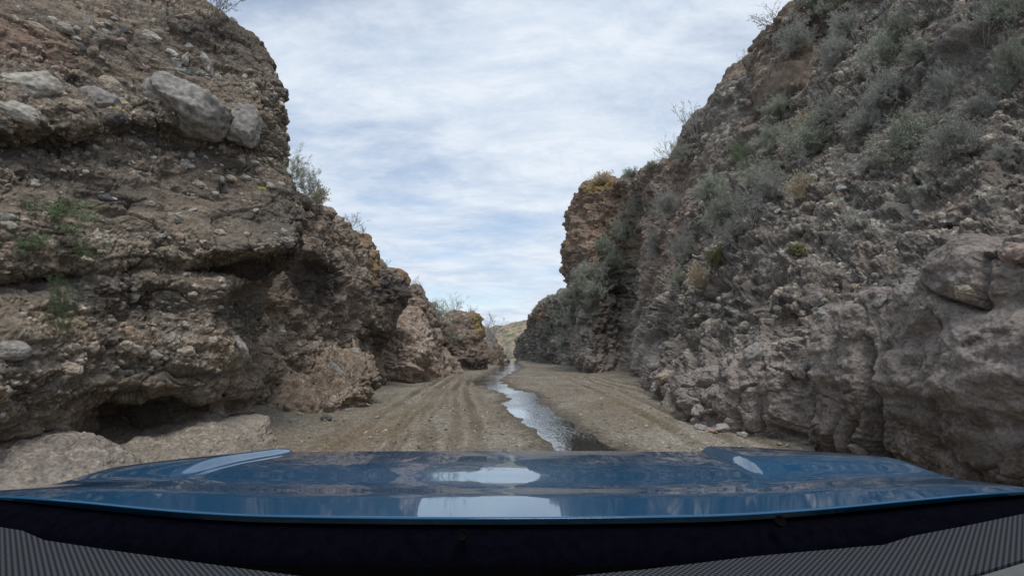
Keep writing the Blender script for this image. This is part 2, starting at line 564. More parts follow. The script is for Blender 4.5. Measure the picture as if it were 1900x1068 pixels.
# ------------------------------------------------------------------ second buttress on the left
def build_second_buttress():
    # columns: px, depth per column; rows of py
    cols_d = [10.6, 12.2, 14.0, 16.0, 18.3, 20.0]
    rows = [
        ([430, 520, 590, 645, 690, 706], [790, 765, 745, 725, 706, 696], (.6, .6, .5, .5, .4, .3)),
        ([430, 520, 590, 645, 686, 704], [735, 715, 700, 688, 678, 668], (.4, .4, .35, .5, .9, .6)),
        ([430, 518, 588, 648, 690, 716], [660, 655, 655, 655, 650, 630], (.2, .2, .2, .3, .5, .2)),
        ([430, 515, 585, 645, 700, 754], [590, 585, 585, 580, 575, 560], (.1, .1, .45, -.3, -.1, -.5)),
        ([430, 515, 585, 650, 702, 752], [500, 505, 520, 530, 535, 530], (.2, .2, .6, -.2, .1, -.4)),
        ([440, 520, 590, 648, 695, 738], [400, 420, 450, 475, 498, 512], (.5, .4, .3, .3, .3, .3)),
        ([450, 532, 592, 640, 682, 716], [290, 335, 378, 424, 482, 514], (.9, .8, .7, .7, .8, .8)),
    ]
    C = []
    for px, py, dd in rows:
        row = [pt(px[i], py[i], cols_d[i] + dd[i]) for i in range(6)]
        b = np.array(row[0])
        g = np.array(row[-1])
        row = [b + (-3, 0.4, 0), b + (-1.0, -0.4, 0)] + row + [g + (-0.5, 1.1, -0.05), g + (-2.5, 2.4, -0.1), g + (-8, 3.2, -.2)]
        C.append([np.array(p, float) for p in row])
    C = np.array(C)
    C[0, :, 2] = -0.4
    t1 = C[-1] + np.array((-1.6, 0.5, 0.25))
    t2 = C[-1] + np.array((-9, 1.5, 0.8))
    C = np.concatenate([C, t1[None], t2[None]], 0)
    P, kr, kc = loft(C, [40, 46, 52, 60, 60, 60, 14, 5], [6, 20, 75, 75, 75, 70, 66, 30, 14, 6])
    n, s = near_side(P, grid_normals(P))

    def paint(Q, c, st):
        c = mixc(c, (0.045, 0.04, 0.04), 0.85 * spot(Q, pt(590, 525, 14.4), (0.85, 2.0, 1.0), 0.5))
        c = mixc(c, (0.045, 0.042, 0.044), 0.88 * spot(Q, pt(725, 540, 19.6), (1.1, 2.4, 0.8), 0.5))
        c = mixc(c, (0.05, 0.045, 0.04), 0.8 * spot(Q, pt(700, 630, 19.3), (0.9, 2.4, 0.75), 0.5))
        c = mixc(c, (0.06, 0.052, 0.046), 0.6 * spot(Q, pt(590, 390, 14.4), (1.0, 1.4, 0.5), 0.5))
        low = 1 - sstep(0.9, 1.5, Q[..., 2] + 0.2 * fbm(Q / 0.9, 3))
        c = mixc(c, (0.19, 0.155, 0.125), 0.6 * low)
        return c
    spec = dict(base=(0.165, 0.14, 0.118), alt=(0.195, 0.166, 0.14), dark=(0.07, 0.06, 0.055), dark_amt=0.6, band=(0.2, 0.16, 0.12), band_amt=0.45,
                a_big=0.36, l_big=3.0, a_mid=0.17, a_bed=0.07, a_ridge=0.11, bed_f=1.1, tilt=(0.05, 0.06), a_pit=0.11, frac=[(1.3, 0.42, 0.08, 1.0), (0.5, 0.14, 0.05, 1.0)],
                stones=[(0.36, 0.35, 0.5), (0.17, 0.55, 0.7)], density=1.1, paint=paint)
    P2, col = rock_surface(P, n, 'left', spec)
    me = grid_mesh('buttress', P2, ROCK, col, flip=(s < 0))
    o = tag(link('rock_buttress', me), 'brown rock buttress with dark stains and an overhanging nose behind the first left cliff', 'cliff', kind='structure')
    CLIFFS.append(o)
    return o


# ------------------------------------------------------------------ right wall
def build_right_wall():
    cols = [
        [(2500, 1250, 2.5), (2500, 1000, 2.45), (2500, 560, 2.7), (2500, 470, 2.95), (2500, 250, 3.6), (2500, 0, 4.4), (2500, -200, 5.2), (2500, -500, 6.2)],
        [(2100, 1012, 3.75), (2090, 820, 3.6), (2105, 470, 3.8), (2120, 410, 4.1), (2140, 290, 4.9), (2150, 120, 5.9), (2160, -80, 7.0), (2170, -300, 8.2)],
        [(1850, 937, 4.85), (1845, 780, 4.72), (1848, 490, 4.9), (1858, 430, 5.3), (1870, 310, 6.5), (1880, 160, 7.8), (1880, -20, 9.2), (1880, -220, 10.8)],
        [(1700, 885, 5.85), (1695, 770, 5.7), (1698, 540, 5.9), (1704, 480, 6.4), (1710, 340, 8.1), (1715, 180, 9.9), (1715, 20, 11.6), (1715, -160, 13.5)],
        [(1515, 829, 7.7), (1515, 740, 7.62), (1517, 600, 7.8), (1523, 545, 8.2), (1535, 390, 10.5), (1540, 250, 12.7), (1540, 110, 15.2), (1540, -20, 18)],
        [(1400, 806, 8.95), (1398, 740, 8.9), (1400, 650, 9.3), (1408, 590, 10), (1420, 450, 12), (1430, 320, 14.5), (1430, 190, 17.5), (1425, 72, 20.5)],
        [(1290, 779, 10.7), (1285, 735, 10.7), (1285, 690, 11.2), (1300, 620, 12.6), (1312, 500, 14.6), (1320, 390, 17.2), (1325, 270, 20.3), (1335, 160, 23.5)],
        [(1212, 732, 16.6), (1210, 708, 16.6), (1215, 680, 17.3), (1225, 620, 18.3), (1235, 530, 20), (1240, 440, 22.2), (1242, 360, 25), (1245, 275, 28)],
        [(1182, 698, 28.0), (1180, 682, 28.0), (1182, 645, 28.3), (1185, 580, 28.7), (1188, 500, 29.3), (1192, 430, 30), (1192, 370, 31), (1188, 318, 32)],
        [(1150, 691, 33.5), (1150, 670, 34.2), (1150, 630, 34.6), (1152, 570, 34.6), (1155, 500, 34.3), (1158, 430, 34.2), (1160, 372, 34.6), (1160, 332, 35.2)],
        [(1105, 692, 32.7), (1100, 672, 32.4), (1100, 630, 32.6), (1098, 570, 33.2), (1095, 500, 34), (1094, 430, 35), (1096, 380, 36), (1100, 338, 37)],
        [(1068, 687, 36.5), (1062, 668, 36.6), (1055, 630, 37), (1046, 580, 37.5), (1037, 500, 38), (1038, 450, 38.2), (1047, 412, 39), (1058, 385, 40)],
    ]
    K = []
    a = np.array([np.array(pt(*p)) for p in cols[0]])
    K.append(a + np.array((1.5, -12, 0)))
    for c in cols:
        K.append(np.array([np.array(pt(*p)) for p in c]))
    b = K[-1]
    K.append(b + np.array((1.0, 2.0, 0)))
    K.append(b + np.array((5.0, 5.0, 0.)))
    K.append(b + np.array((16.0, 8.0, 0.)))
    C = np.stack(K, 1)            # rows x cols x 3
    foot = C[0].copy()
    foot[:, 2] = -0.6
    crest = C[-1]
    p1 = crest + np.array((3.0, 1.0, 0.5))
    p2 = crest + np.array((14.0, 4.0, 2.5))
    C = np.concatenate([foot[None], C, p1[None], p2[None]], 0)
    nrow = [14, 60, 84, 60, 90, 90, 90, 90, 20, 6]
    ncol = [60, 90, 80, 95, 130, 90, 100, 100, 60, 50, 56, 50, 24, 12, 6]
    P, kr, kc = loft(C, nrow, ncol)
    n, s = near_side(P, grid_normals(P))
    Nr, Nc = P.shape[:2]
    cstart = np.concatenate([[0], np.cumsum(ncol)])
    rstart = np.concatenate([[0], np.cumsum(nrow)])
    ci = np.arange(Nc)[None, :] * np.ones((Nr, 1))
    ri = np.arange(Nr)[:, None] * np.ones((1, Nc))
    wob = 4.5 * fbm(P / 0.6 + 2, 3)
    # joints (open cracks) in the lower block
    crack = np.zeros((Nr, Nc), F32)
    for cc, w, dp, r0, r1 in ((cstart[5] + 2, 5.6, 1.7, rstart[0], rstart[3] + 12), (cstart[4] + 47, 4.6, 1.2, rstart[0], rstart[2] + 50),
                              (cstart[4] + 90, 5, 0.10, rstart[0], rstart[3]), (cstart[6] - 8, 4, .12, 0, rstart[3]), (cstart[9] + 30, 7, 0.5, rstart[1], rstart[6])):
        lean = -0.10 * (ri - rstart[2]) * (1 if cc == cstart[4] + 47 else 0.15)
        g = np.exp(-((ci + wob - cc + lean) / w) ** 2)
        crack += dp * g * sstep(r0 - 1, r0 + 6, ri) * (1 - sstep(r1 - 24, r1 + 8, ri))
    P = P - n * crack[..., None]
    # blocky steps of the lower block: each panel between joints sits at its own depth
    low = (1 - sstep(rstart[3] - 4, rstart[3] + 40, ri + 16 * fbm(P / 1.0 + 8, 3)))
    step = 0.0
    for cc, h in ((cstart[5] + 2, 0.34), (cstart[4] + 47, -0.06), (cstart[6] - 8, -0.12)):
        step = step + h * (1 - sstep(cc - 6, cc + 4, ci + wob))
    P = P + n * (low * step)[..., None]
    # undercut band low on the near block
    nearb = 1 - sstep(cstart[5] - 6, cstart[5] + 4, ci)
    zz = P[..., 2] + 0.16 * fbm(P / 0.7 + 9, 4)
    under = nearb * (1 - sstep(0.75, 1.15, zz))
    P = P - n * (0.10 * under)[..., None]

    def smooth(Q):
        return np.clip(low * (0.55 + 0.12 * nearb) - 0.4 * sstep(0.2, 0.5, fbm(Q / 1.3 + 3, 3)) * low, 0, 1)

    dist = P[..., 1]

    def paint(Q, c, st):
        lo = (1 - sstep(rstart[3] - 8, rstart[3] + 50, ri + 25 * fbm(Q / 1.2, 3)))
        c = mixc(c, (0.212, 0.192, 0.182), 0.8 * lo)
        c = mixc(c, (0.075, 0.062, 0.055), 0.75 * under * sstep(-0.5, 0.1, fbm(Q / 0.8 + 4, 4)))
        # grey green lichen crust on the upper slope
        up = sstep(rstart[3], rstart[4], ri)
        li = sstep(0.10, 0.40, fbm(Q / 0.35 + 50, 5, 0.68)) * sstep(-0.25, 0.35, fbm(Q / 3.2 + 21, 3))
        c = mixc(c, (0.30, 0.315, 0.285), 0.75 * li * up)
        q1 = Q[..., 2] - (3.5 + (Q[..., 0] - 4.0) * 1.15)
        c = mixc(c, (0.15, 0.17, 0.135), 0.65 * sstep(cstart[8] + 10, cstart[9] + 10, ci) * np.exp(-(q1 / 1.8) ** 2) * sstep(-0.2, 0.2, fbm(Q / 0.9 + 70, 4)))
        # far pillar: rusty top
        far = sstep(cstart[9], cstart[10] + 10, ci)
        rust = far * sstep(6.0, 8.5, Q[..., 2] + 1.2 * fbm(Q / 3, 3))
        c = mixc(c, (0.165, 0.118, 0.09), 0.7 * rust)
        pale = sstep(cstart[8] + 10, cstart[9], ci) * spot(Q, pt(1110, 450, 34.5), (1.6, 3, 1.3), .6)
        c = mixc(c, (0.27, 0.2, 0.155), 0.6 * pale)
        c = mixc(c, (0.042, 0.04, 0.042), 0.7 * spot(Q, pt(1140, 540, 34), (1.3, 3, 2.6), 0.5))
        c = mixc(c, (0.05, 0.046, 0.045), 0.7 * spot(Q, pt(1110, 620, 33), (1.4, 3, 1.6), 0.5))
        c = mixc(c, (0.3, 0.22, 0.06), 0.6 * spot(Q, pt(1115, 350, 36.6), (1.6, 2, .7), 0.6, 0.7))
        c = mixc(c, (0.27, 0.19, 0.05), 0.7 * spot(Q, pt(1440, 60, 20), (0.5, 2, .35), 0.6, 0.5))
        mid = sstep(cstart[7] + 20, cstart[8], ci) * (1 - sstep(cstart[9] - 4, cstart[9] + 10, ci))
        c = mixc(c, (0.185, 0.135, 0.112), 0.5 * mid * sstep(3, 5, Q[..., 2]))
        c = mixc(c, (0.40, 0.37, 0.34), 0.8 * spot(Q, pt(1527, 165, 14.3), (0.28, 1, 0.3), .4, .6))
        return c
    spec = dict(base=(0.130, 0.118, 0.110), alt=(0.105, 0.099, 0.094), dark=(0.04, 0.038, 0.035), dark_amt=0.8, band=(0.15, 0.125, 0.107), band_amt=0.4,
                a_big=(0.45 + 0.25 * sstep(cstart[8], cstart[10], ci)) * (1 - 0.5 * low), l_big=3.0, a_mid=0.24 + 0.1 * sstep(cstart[8], cstart[10], ci), a_bed=0.10 * (1 - sstep(cstart[6], cstart[7], ci)) + 0.12 * sstep(cstart[9], cstart[10], ci), a_ridge=0.16, bed_f=1.2 - 0.75 * sstep(cstart[8], cstart[10], ci), tilt=(-0.35 - 0.4 * sstep(cstart[8], cstart[10], ci), 0.12), a_pit=0.17, a_fine=0.03,
                calm=low * (0.45 + 0.15 * nearb), frac=[(1.2, 0.32 + 0.1 * sstep(cstart[8], cstart[10], ci), 0.07, 1 - low), (0.45, 0.13, 0.05, 1 - 0.35 * low * nearb), (1.3, 0.26, 0.12, low, 0.42)], gully=(0.42 * (1 - low), 0.55, 3.2),
                stones=[(0.55, 0.3, 0.55), (0.24, 0.6, 0.85), (0.11, 0.75, 1.0)], density=1.6, smooth=smooth, paint=paint, stone_dim=0.9, stone_mix=0.8)
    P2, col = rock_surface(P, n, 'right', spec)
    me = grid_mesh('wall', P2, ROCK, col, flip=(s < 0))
    o = tag(link('canyon_wall', me), 'steep canyon wall on the right, cracked block below and rubbly shrub-dotted slope above', 'cliff', kind='structure')
    CLIFFS.append(o)
    return o


def build_far_wall():
    """The right wall's continuation toward the bend."""
    top = [(1095, 470), (1062, 535), (1030, 548), (1005, 566), (985, 585), (972, 606), (963, 632), (960, 655)]
    dep = [39, 43, 47, 53, 60, 68, 76, 84]
    pxf = [1100, 1072, 1048, 1026, 1006, 990, 974, 962]
    K = []
    for (tx, ty), d, fx in zip(top, dep, pxf):
        fy = 650 + 1.45 * 950 / d
        f = np.array(pt(fx, fy, d))
        t = np.array(pt(tx, ty, d * 1.10))
        colm = [np.array((f[0], f[1], -0.5)), f]
        for q, sw in ((0.25, 0.08), (0.5, 0.32), (0.75, 0.66), (1.0, 1.0)):
            colm.append(np.array((f[0] + (t[0] - f[0]) * sw, f[1] + (t[1] - f[1]) * sw, f[2] + (t[2] - f[2]) * q)))
        colm += [t + (4, 2, .3), t + (14, 4, 1)]
        K.append(np.array(colm))
    K.insert(0, K[0] + np.array((3, -4, 0)))
    K.append(K[-1] + np.array((3, 6, 0)))
    K.append(K[-1] + np.array((20, 16, 0)))
    C = np.stack(K, 1)
    P, _, _ = loft(C, [4, 24, 28, 28, 28, 8, 4], [8, 26, 26, 26, 24, 22, 20, 18, 8, 4])
    n, s = near_side(P, grid_normals(P))

    def paint(Q, c, st):
        li = sstep(-0.05, 0.35, fbm(Q / 1.8 + 50, 5, 0.6))
        c = mixc(c, (0.15, 0.17, 0.14), 0.6 * li)
        c = mixc(c, (0.2, 0.13, 0.1), 0.7 * spot(Q, pt(1000, 585, 58), (2, 6, 1.4), .6))
        return c
    spec = dict(frac=[(2.6, 0.9, 0.25, 1.0), (1.0, 0.3, 0.12, 1.0)], base=(0.115, 0.105, 0.10), alt=(0.085, 0.08, 0.078), dark=(0.045, 0.044, 0.045), dark_amt=0.8, band=(0.13, 0.115, 0.105), band_amt=0.3,
                a_big=0.8, l_big=5, a_mid=0.45, a_bed=0.25, a_ridge=0.3, bed_f=0.5, tilt=(-0.5, 0.1), a_pit=0.25, a_fine=0.06, l_ridge=2.2,
                stones=[(0.9, 0.4, 0.5)], density=1.0, paint=paint)
    P2, col = rock_surface(P, n, 'right', spec)
    o = tag(link('canyon_wall', grid_mesh('far_wall', P2, ROCK_FAR, col, flip=(s < 0))),
            'distant dark grey stretch of right canyon wall running down to the bend', 'cliff', kind='structure')
    CLIFFS.append(o)
    return o


# ------------------------------------------------------------------ free-standing outcrops made of stacked outlines
def outcrop(name, label, rings, spec, mat=None, nper=200, rows_per=26, kind='structure', cat='rock', power=2.5, yaw=0.0, grounded=True):
    """rings: (py, left px, right px, distance, thickness) from the foot up."""
    mat = mat or ROCK
    th = np.linspace(0, 2 * np.pi, 16, endpoint=False)
    C = []
    for py, xl, xr, d, tk in rings:
        a, b = np.array(pt(xl, py, d)), np.array(pt(xr, py, d))
        cen = (a + b) / 2
        rx, ry = (b[0] - a[0]) / 2, tk / 2
        ct, st = np.cos(th), np.sin(th)
        ex = np.sign(ct) * np.abs(ct) ** (2 / power) * rx
        ey = np.sign(st) * np.abs(st) ** (2 / power) * ry
        cy, sy = math.cos(yaw), math.sin(yaw)
        C.append(np.stack([cen[0] + ex * cy - ey * sy * 0.3, cen[1] + ey * cy + ex * sy, np.full(16, cen[2])], -1))
    C = np.array(C)
    if grounded:
        C[0, :, 2] = min(C[0, 0, 2], -0.35)
    else:
        lo = C[0].mean(0)
        hh = C[1, 0, 2] - C[0, 0, 2]
        C = np.concatenate([np.broadcast_to(lo - (0, 0, 0.8 * hh), (1, 16, 3)), (lo + (C[0] - lo) * 0.7 - (0, 0, 0.5 * hh))[None], C], 0)
    cl = C[-1].mean(0)
    C = np.concatenate([C, (cl + (C[-1] - cl) * 0.45 + (0, 0, 0.06 * (C[-1][:, 0].max() - C[-1][:, 0].min())))[None],
                        np.broadcast_to(cl + (0, 0, 0.08 * (C[-1][:, 0].max() - C[-1][:, 0].min())), (1, 16, 3))], 0)
    Cw = np.concatenate([C[:, -2:], C, C[:, :3]], 1)
    nr = [rows_per] * (len(C) - 3) + [max(6, rows_per // 2), max(5, rows_per // 2)]
    P, _, _ = loft(Cw, nr, [max(3, nper // 16)] * (Cw.shape[1] - 1))
    k = max(3, nper // 16)
    P = P[:, 2 * k:2 * k + 16 * k]
    n = grid_normals(P, wrap=True)
    cen = P.reshape(-1, 3).mean(0)
    sg = np.sign((n * (P - cen)).sum(-1).mean())
    n = n * sg
    spec = dict(spec)
    spec['wrap'] = True
    P2, col = rock_surface(P, n, 'o', spec)
    o = tag(link(name, grid_mesh(name, P2, mat, col, wrap=True, flip=(sg < 0))), label, cat, kind=kind)
    CLIFFS.append(o)
    return o


BROWN = dict(base=(0.135, 0.108, 0.088), alt=(0.165, 0.135, 0.11), dark=(0.06, 0.053, 0.05), dark_amt=0.6, band=(0.19, 0.15, 0.12), band_amt=0.4,
             a_big=0.4, l_big=2.5, a_mid=0.18, a_bed=0.16, a_ridge=0.1, bed_f=1.2, a_pit=0.12, a_fine=0.03, frac=[(1.1, 0.3, 0.07, 1.0), (0.42, 0.1, 0.04, 1.0)], stones=[(0.4, 0.35, 0.5), (0.2, 0.5, 0.6)], density=1.1)


def V_(d, **kw):
    e = dict(d)
    e.update(kw)
    return e


def build_outcrops():
    outcrop('rock_ledge', 'low lumpy tan ledge at the foot of the stained buttress',
            [(770, 462, 655, 13.2, 3.4), (750, 465, 660, 13.2, 3.2), (715, 470, 690, 13.8, 2.8), (685, 478, 692, 14.4, 2.4), (660, 480, 678, 15.0, 2.4), (645, 490, 660, 15.6, 2.2)],
            V_(BROWN, base=(0.20, 0.165, 0.135), alt=(0.17, 0.14, 0.115), dark_amt=0.35, a_big=0.3, l_big=1.3, a_mid=0.2, a_ridge=0.16, l_ridge=0.7), nper=360, rows_per=40, power=3.2)
    outcrop('rock_ledge', 'pale smooth sandstone shelf below the dark hollow of the left cliff',
            [(872, 212, 472, 7.6, 3.2), (842, 226, 468, 7.8, 3.0), (808, 258, 462, 8.1, 2.6), (784, 325, 455, 8.5, 2.0)],
            V_(BROWN, frac=[(0.8, 0.09, 0.03, 1.0)], base=(0.215, 0.195, 0.17), alt=(0.185, 0.166, 0.143), dark=(0.1, 0.09, 0.075), dark_amt=0.35, a_big=0.12, l_big=1.4, a_mid=0.07, a_bed=0.06, a_ridge=0.06, a_pit=0.03, stones=[(0.3, 0.1, 0.4)], density=0.7), nper=320, rows_per=40, power=3)
    outcrop('rock_ledge', 'smooth grey sandstone mound in the lower left corner by the hood',
            [(960, -330, 262, 5.35, 1.9), (895, -330, 240, 5.45, 1.7), (850, -320, 205, 5.6, 1.5), (815, -300, 140, 5.75, 1.2), (803, -280, 80, 5.9, .8)],
            V_(BROWN, frac=[(0.7, 0.06, 0.02, 1.0)], base=(0.205, 0.187, 0.168), alt=(0.18, 0.163, 0.147), dark=(0.12, 0.1, 0.085), dark_amt=0.4, a_big=0.08, l_big=1.4, a_mid=0.05, a_bed=0.05, a_ridge=0.05, l_ridge=.5, a_pit=0.03, a_fine=0.016, stones=[(0.25, 0.1, 0.4)], density=0.7), nper=420, rows_per=46, power=3)
    outcrop('rock_knob', 'rusty brown rock knob on the skyline above the stained buttress',
            [(530, 640, 710, 19.0, 2.5), (500, 642, 709, 19.0, 2.4), (470, 647, 703, 19.1, 2.2), (448, 655, 690, 19.3, 1.7), (436, 661, 678, 19.5, 1.2)],
            V_(BROWN, base=(0.175, 0.125, 0.085), alt=(0.19, 0.13, 0.075), band=(0.22, 0.165, 0.08), a_big=0.25, l_big=1.4, a_mid=0.14), nper=160, rows_per=20, grounded=False)
    outcrop('rock_knob', 'small orange rock knob perched above the overhanging nose',
            [(540, 690, 750, 21.8, 2.4), (515, 696, 750, 21.8, 2.2), (503, 706, 742, 21.9, 1.6), (498, 712, 734, 22, 1.0)],
            V_(BROWN, base=(0.2, 0.11, 0.065), alt=(0.21, 0.12, 0.07), dark_amt=0.4, a_big=0.16, l_big=1.2, a_mid=0.1), nper=140, rows_per=16, grounded=False)
    outcrop('rock_knob', 'yellow-stained rock knob on the highest right crest',
            [(220, 1405, 1500, 18.6, 4), (150, 1400, 1500, 19.0, 4), (105, 1402, 1492, 19.0, 3.6), (80, 1403, 1486, 18.8, 3.4), (60, 1410, 1475, 18.9, 3), (46, 1428, 1462, 19.1, 2)],
            V_(BROWN, base=(0.125, 0.1, 0.085), a_big=0.35, l_big=2, a_mid=0.15,
               paint=lambda Q, c, st: mixc(c, (0.25, 0.175, 0.045), 0.75 * spot(Q, pt(1445, 55, 19), (0.7, 2, .5), .6))), nper=160, rows_per=20, grounded=False)
    outcrop('rock_knob', 'smooth brown rounded rock shoulder stepping down the right skyline',
            [(360, 1300, 1430, 23.0, 5), (280, 1306, 1425, 23.4, 5), (230, 1314, 1420, 23.8, 5), (190, 1318, 1410, 24, 4.6), (160, 1330, 1400, 24.3, 4), (142, 1350, 1386, 24.6, 2.6)],
            V_(BROWN, base=(0.13, 0.105, 0.09), a_big=0.4, l_big=2.5, a_mid=0.15), nper=180, rows_per=22, grounded=False)
    outcrop('rock_outcrop', 'brown block of cliff standing between the orange knob and green bush',
            [(690, 725, 830, 29.5, 5), (640, 735, 812, 29.5, 5), (590, 740, 800, 29.5, 4.5), (550, 742, 790, 29.7, 4), (532, 748, 778, 30, 3)],
            V_(BROWN, base=(0.17, 0.135, 0.112), dark_amt=0.4), nper=200, rows_per=28)
    outcrop('rock_outcrop', 'pale banded boulder-like outcrop bulging over the sand behind the nose',
            [(693, 700, 800, 25.5, 4.5), (672, 702, 812, 25.3, 4.8), (640, 706, 808, 25.4, 4.6), (610, 716, 795, 25.6, 4), (585, 728, 775, 25.8, 3), (571, 738, 757, 26, 2)],
            V_(BROWN, base=(0.29, 0.24, 0.21), alt=(0.25, 0.205, 0.18), dark=(0.12, 0.1, 0.09), dark_amt=0.4, a_bed=0.22, bed_f=1.6, tilt=(0.3, 0.1)), nper=260, rows_per=30)
    outcrop('rock_outcrop', 'low pale rock slope wedged beside the banded outcrop',
            [(686, 775, 868, 34, 5), (665, 790, 850, 34.5, 4), (640, 795, 828, 35, 3), (612, 800, 818, 35.5, 2)],
            V_(BROWN, base=(0.2, 0.165, 0.145), dark_amt=0.4), nper=160, rows_per=22)
    outcrop('rock_outcrop', 'dark rounded knob below the green skyline bush',
            [(650, 775, 822, 37, 4), (610, 778, 818, 37, 4), (580, 780, 812, 37, 3.6), (567, 786, 804, 37.3, 2.6)],
            V_(BROWN, base=(0.12, 0.1, 0.092), dark_amt=0.6), nper=140, rows_per=18)
    outcrop('rock_outcrop', 'brown headland of rock with an undercut dark foot and yellow-tinged crest',
            [(684, 838, 893, 41, 5), (668, 826, 900, 41, 5.5), (645, 818, 897, 41, 5.5), (615, 816, 893, 41.3, 5), (592, 822, 890, 41.7, 4.5), (578, 838, 874, 42.2, 3.4)],
            V_(BROWN, base=(0.14, 0.115, 0.1), alt=(0.165, 0.13, 0.1), a_big=0.6, l_big=3,
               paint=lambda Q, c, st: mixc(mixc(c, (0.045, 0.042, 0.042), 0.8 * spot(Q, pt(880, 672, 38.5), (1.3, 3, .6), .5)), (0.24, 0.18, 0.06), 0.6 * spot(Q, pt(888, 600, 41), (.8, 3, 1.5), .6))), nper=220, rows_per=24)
    outcrop('rock_outcrop', 'low grey rock hump at the far bend of the wash',
            [(677, 888, 936, 56, 7), (664, 886, 938, 56, 7), (640, 884, 930, 56, 6), (622, 886, 916, 57, 5), (608, 888, 904, 58, 3.5)],
            V_(BROWN, base=(0.15, 0.128, 0.115), dark_amt=0.4, a_big=0.5, l_big=3), ROCK_FAR, nper=140, rows_per=16)
    outcrop('rock_outcrop', 'small dark rock at the water where the canyon bends',
            [(674, 930, 946, 66, 3), (667, 929, 947, 66, 3), (661, 932, 942, 66, 2)],
            V_(BROWN, base=(0.09, 0.085, 0.085), dark_amt=0.4, a_big=0.3), ROCK_FAR, nper=64, rows_per=10)


def build_far_hill():
    y0, y1 = 150.0, 420.0
    X, Y = np.meshgrid(np.linspace(-120, 120, 240), np.linspace(y0, y1, 120))
    crest = np.interp(X, [-120, -40, -18, -8, 2, 12, 60, 120], [9, 8, 9, 11.5, 14, 17, 34, 40])
    t = np.clip((Y - y0) / 90, 0, 1)
    Z = -1 + (crest + 1) * (t ** 0.8) + 1.6 * fbm(np.stack([X / 16, Y / 16, X * 0], -1), 5)
    P = np.stack([X, Y, Z], -1).astype(F32)
    f1 = fbm(P / 3.4, 5, 0.75)
    f2 = fbm(P / 9 + 4, 4)
    c = np.broadcast_to(np.array((0.22, 0.185, 0.14), F32), P.shape).copy()
    c = mixc(c, (0.27, 0.2, 0.15), sstep(0.1, 0.5, f2))
    c = mixc(c, (0.07, 0.085, 0.055), 0.9 * sstep(0.02, 0.18, f1))
    c = mixc(c, (0.21, 0.21, 0.1), 0.35 * sstep(0.05, 0.4, fbm(P / 4 + 90, 3)))
    P[..., 2] += 0.9 * np.maximum(f1, 0) + 1.2 * ridged(P / 9, 3)
    tag(link('hills', grid_mesh('hills', P, ROCK_FAR, c)), 'sunlit scrub-speckled hill closing the canyon far ahead', 'hill', kind='structure')


# ------------------------------------------------------------------ ground, stream
def gpx(px, py):
    d = 1.45 * 950 / (py - 650.0)
    p = pt(px, py, d)
    return p[0], d


WL = [(900, 1150, 1330), (835, 1040, 1182), (810, 1018, 1120), (790, 992, 1082), (770, 962, 1050), (755, 940, 1024), (742, 938, 1004), (735, 948, 1002),
      (725, 930, 988), (716, 902, 950), (710, 880, 938), (704, 872, 928), (698, 890, 932), (692, 905, 944), (686, 914, 958), (680, 924, 972), (676, 930, 966), (672, 936, 960), (668, 938, 962)]
_w = sorted([(gpx(a, y)[1], gpx(a, y)[0], gpx(b, y)[0]) for y, a, b in WL])
W_D, W_L, W_R = (np.array(v) for v in zip(*_w))
TRK = [[(600, 838), (700, 770), (790, 715), (830, 696)], [(690, 838), (757, 770), (815, 715), (848, 694)], [(715, 838), (775, 770), (824, 715), (856, 692)],
       [(800, 838), (790, 770), (845, 715), (866, 694)], [(845, 838), (850, 770), (845, 720), (862, 694)], [(890, 838), (875, 770), (862, 720), (872, 694)],
       [(1420, 815), (1290, 765), (1180, 722), (1080, 696), (1010, 684)], [(1500, 815), (1350, 765), (1215, 722), (1100, 696), (1020, 684)], [(1330, 800), (1230, 755), (1130, 715), (1050, 692)], [(1260, 800), (1175, 755), (1090, 715), (1020, 690)]]


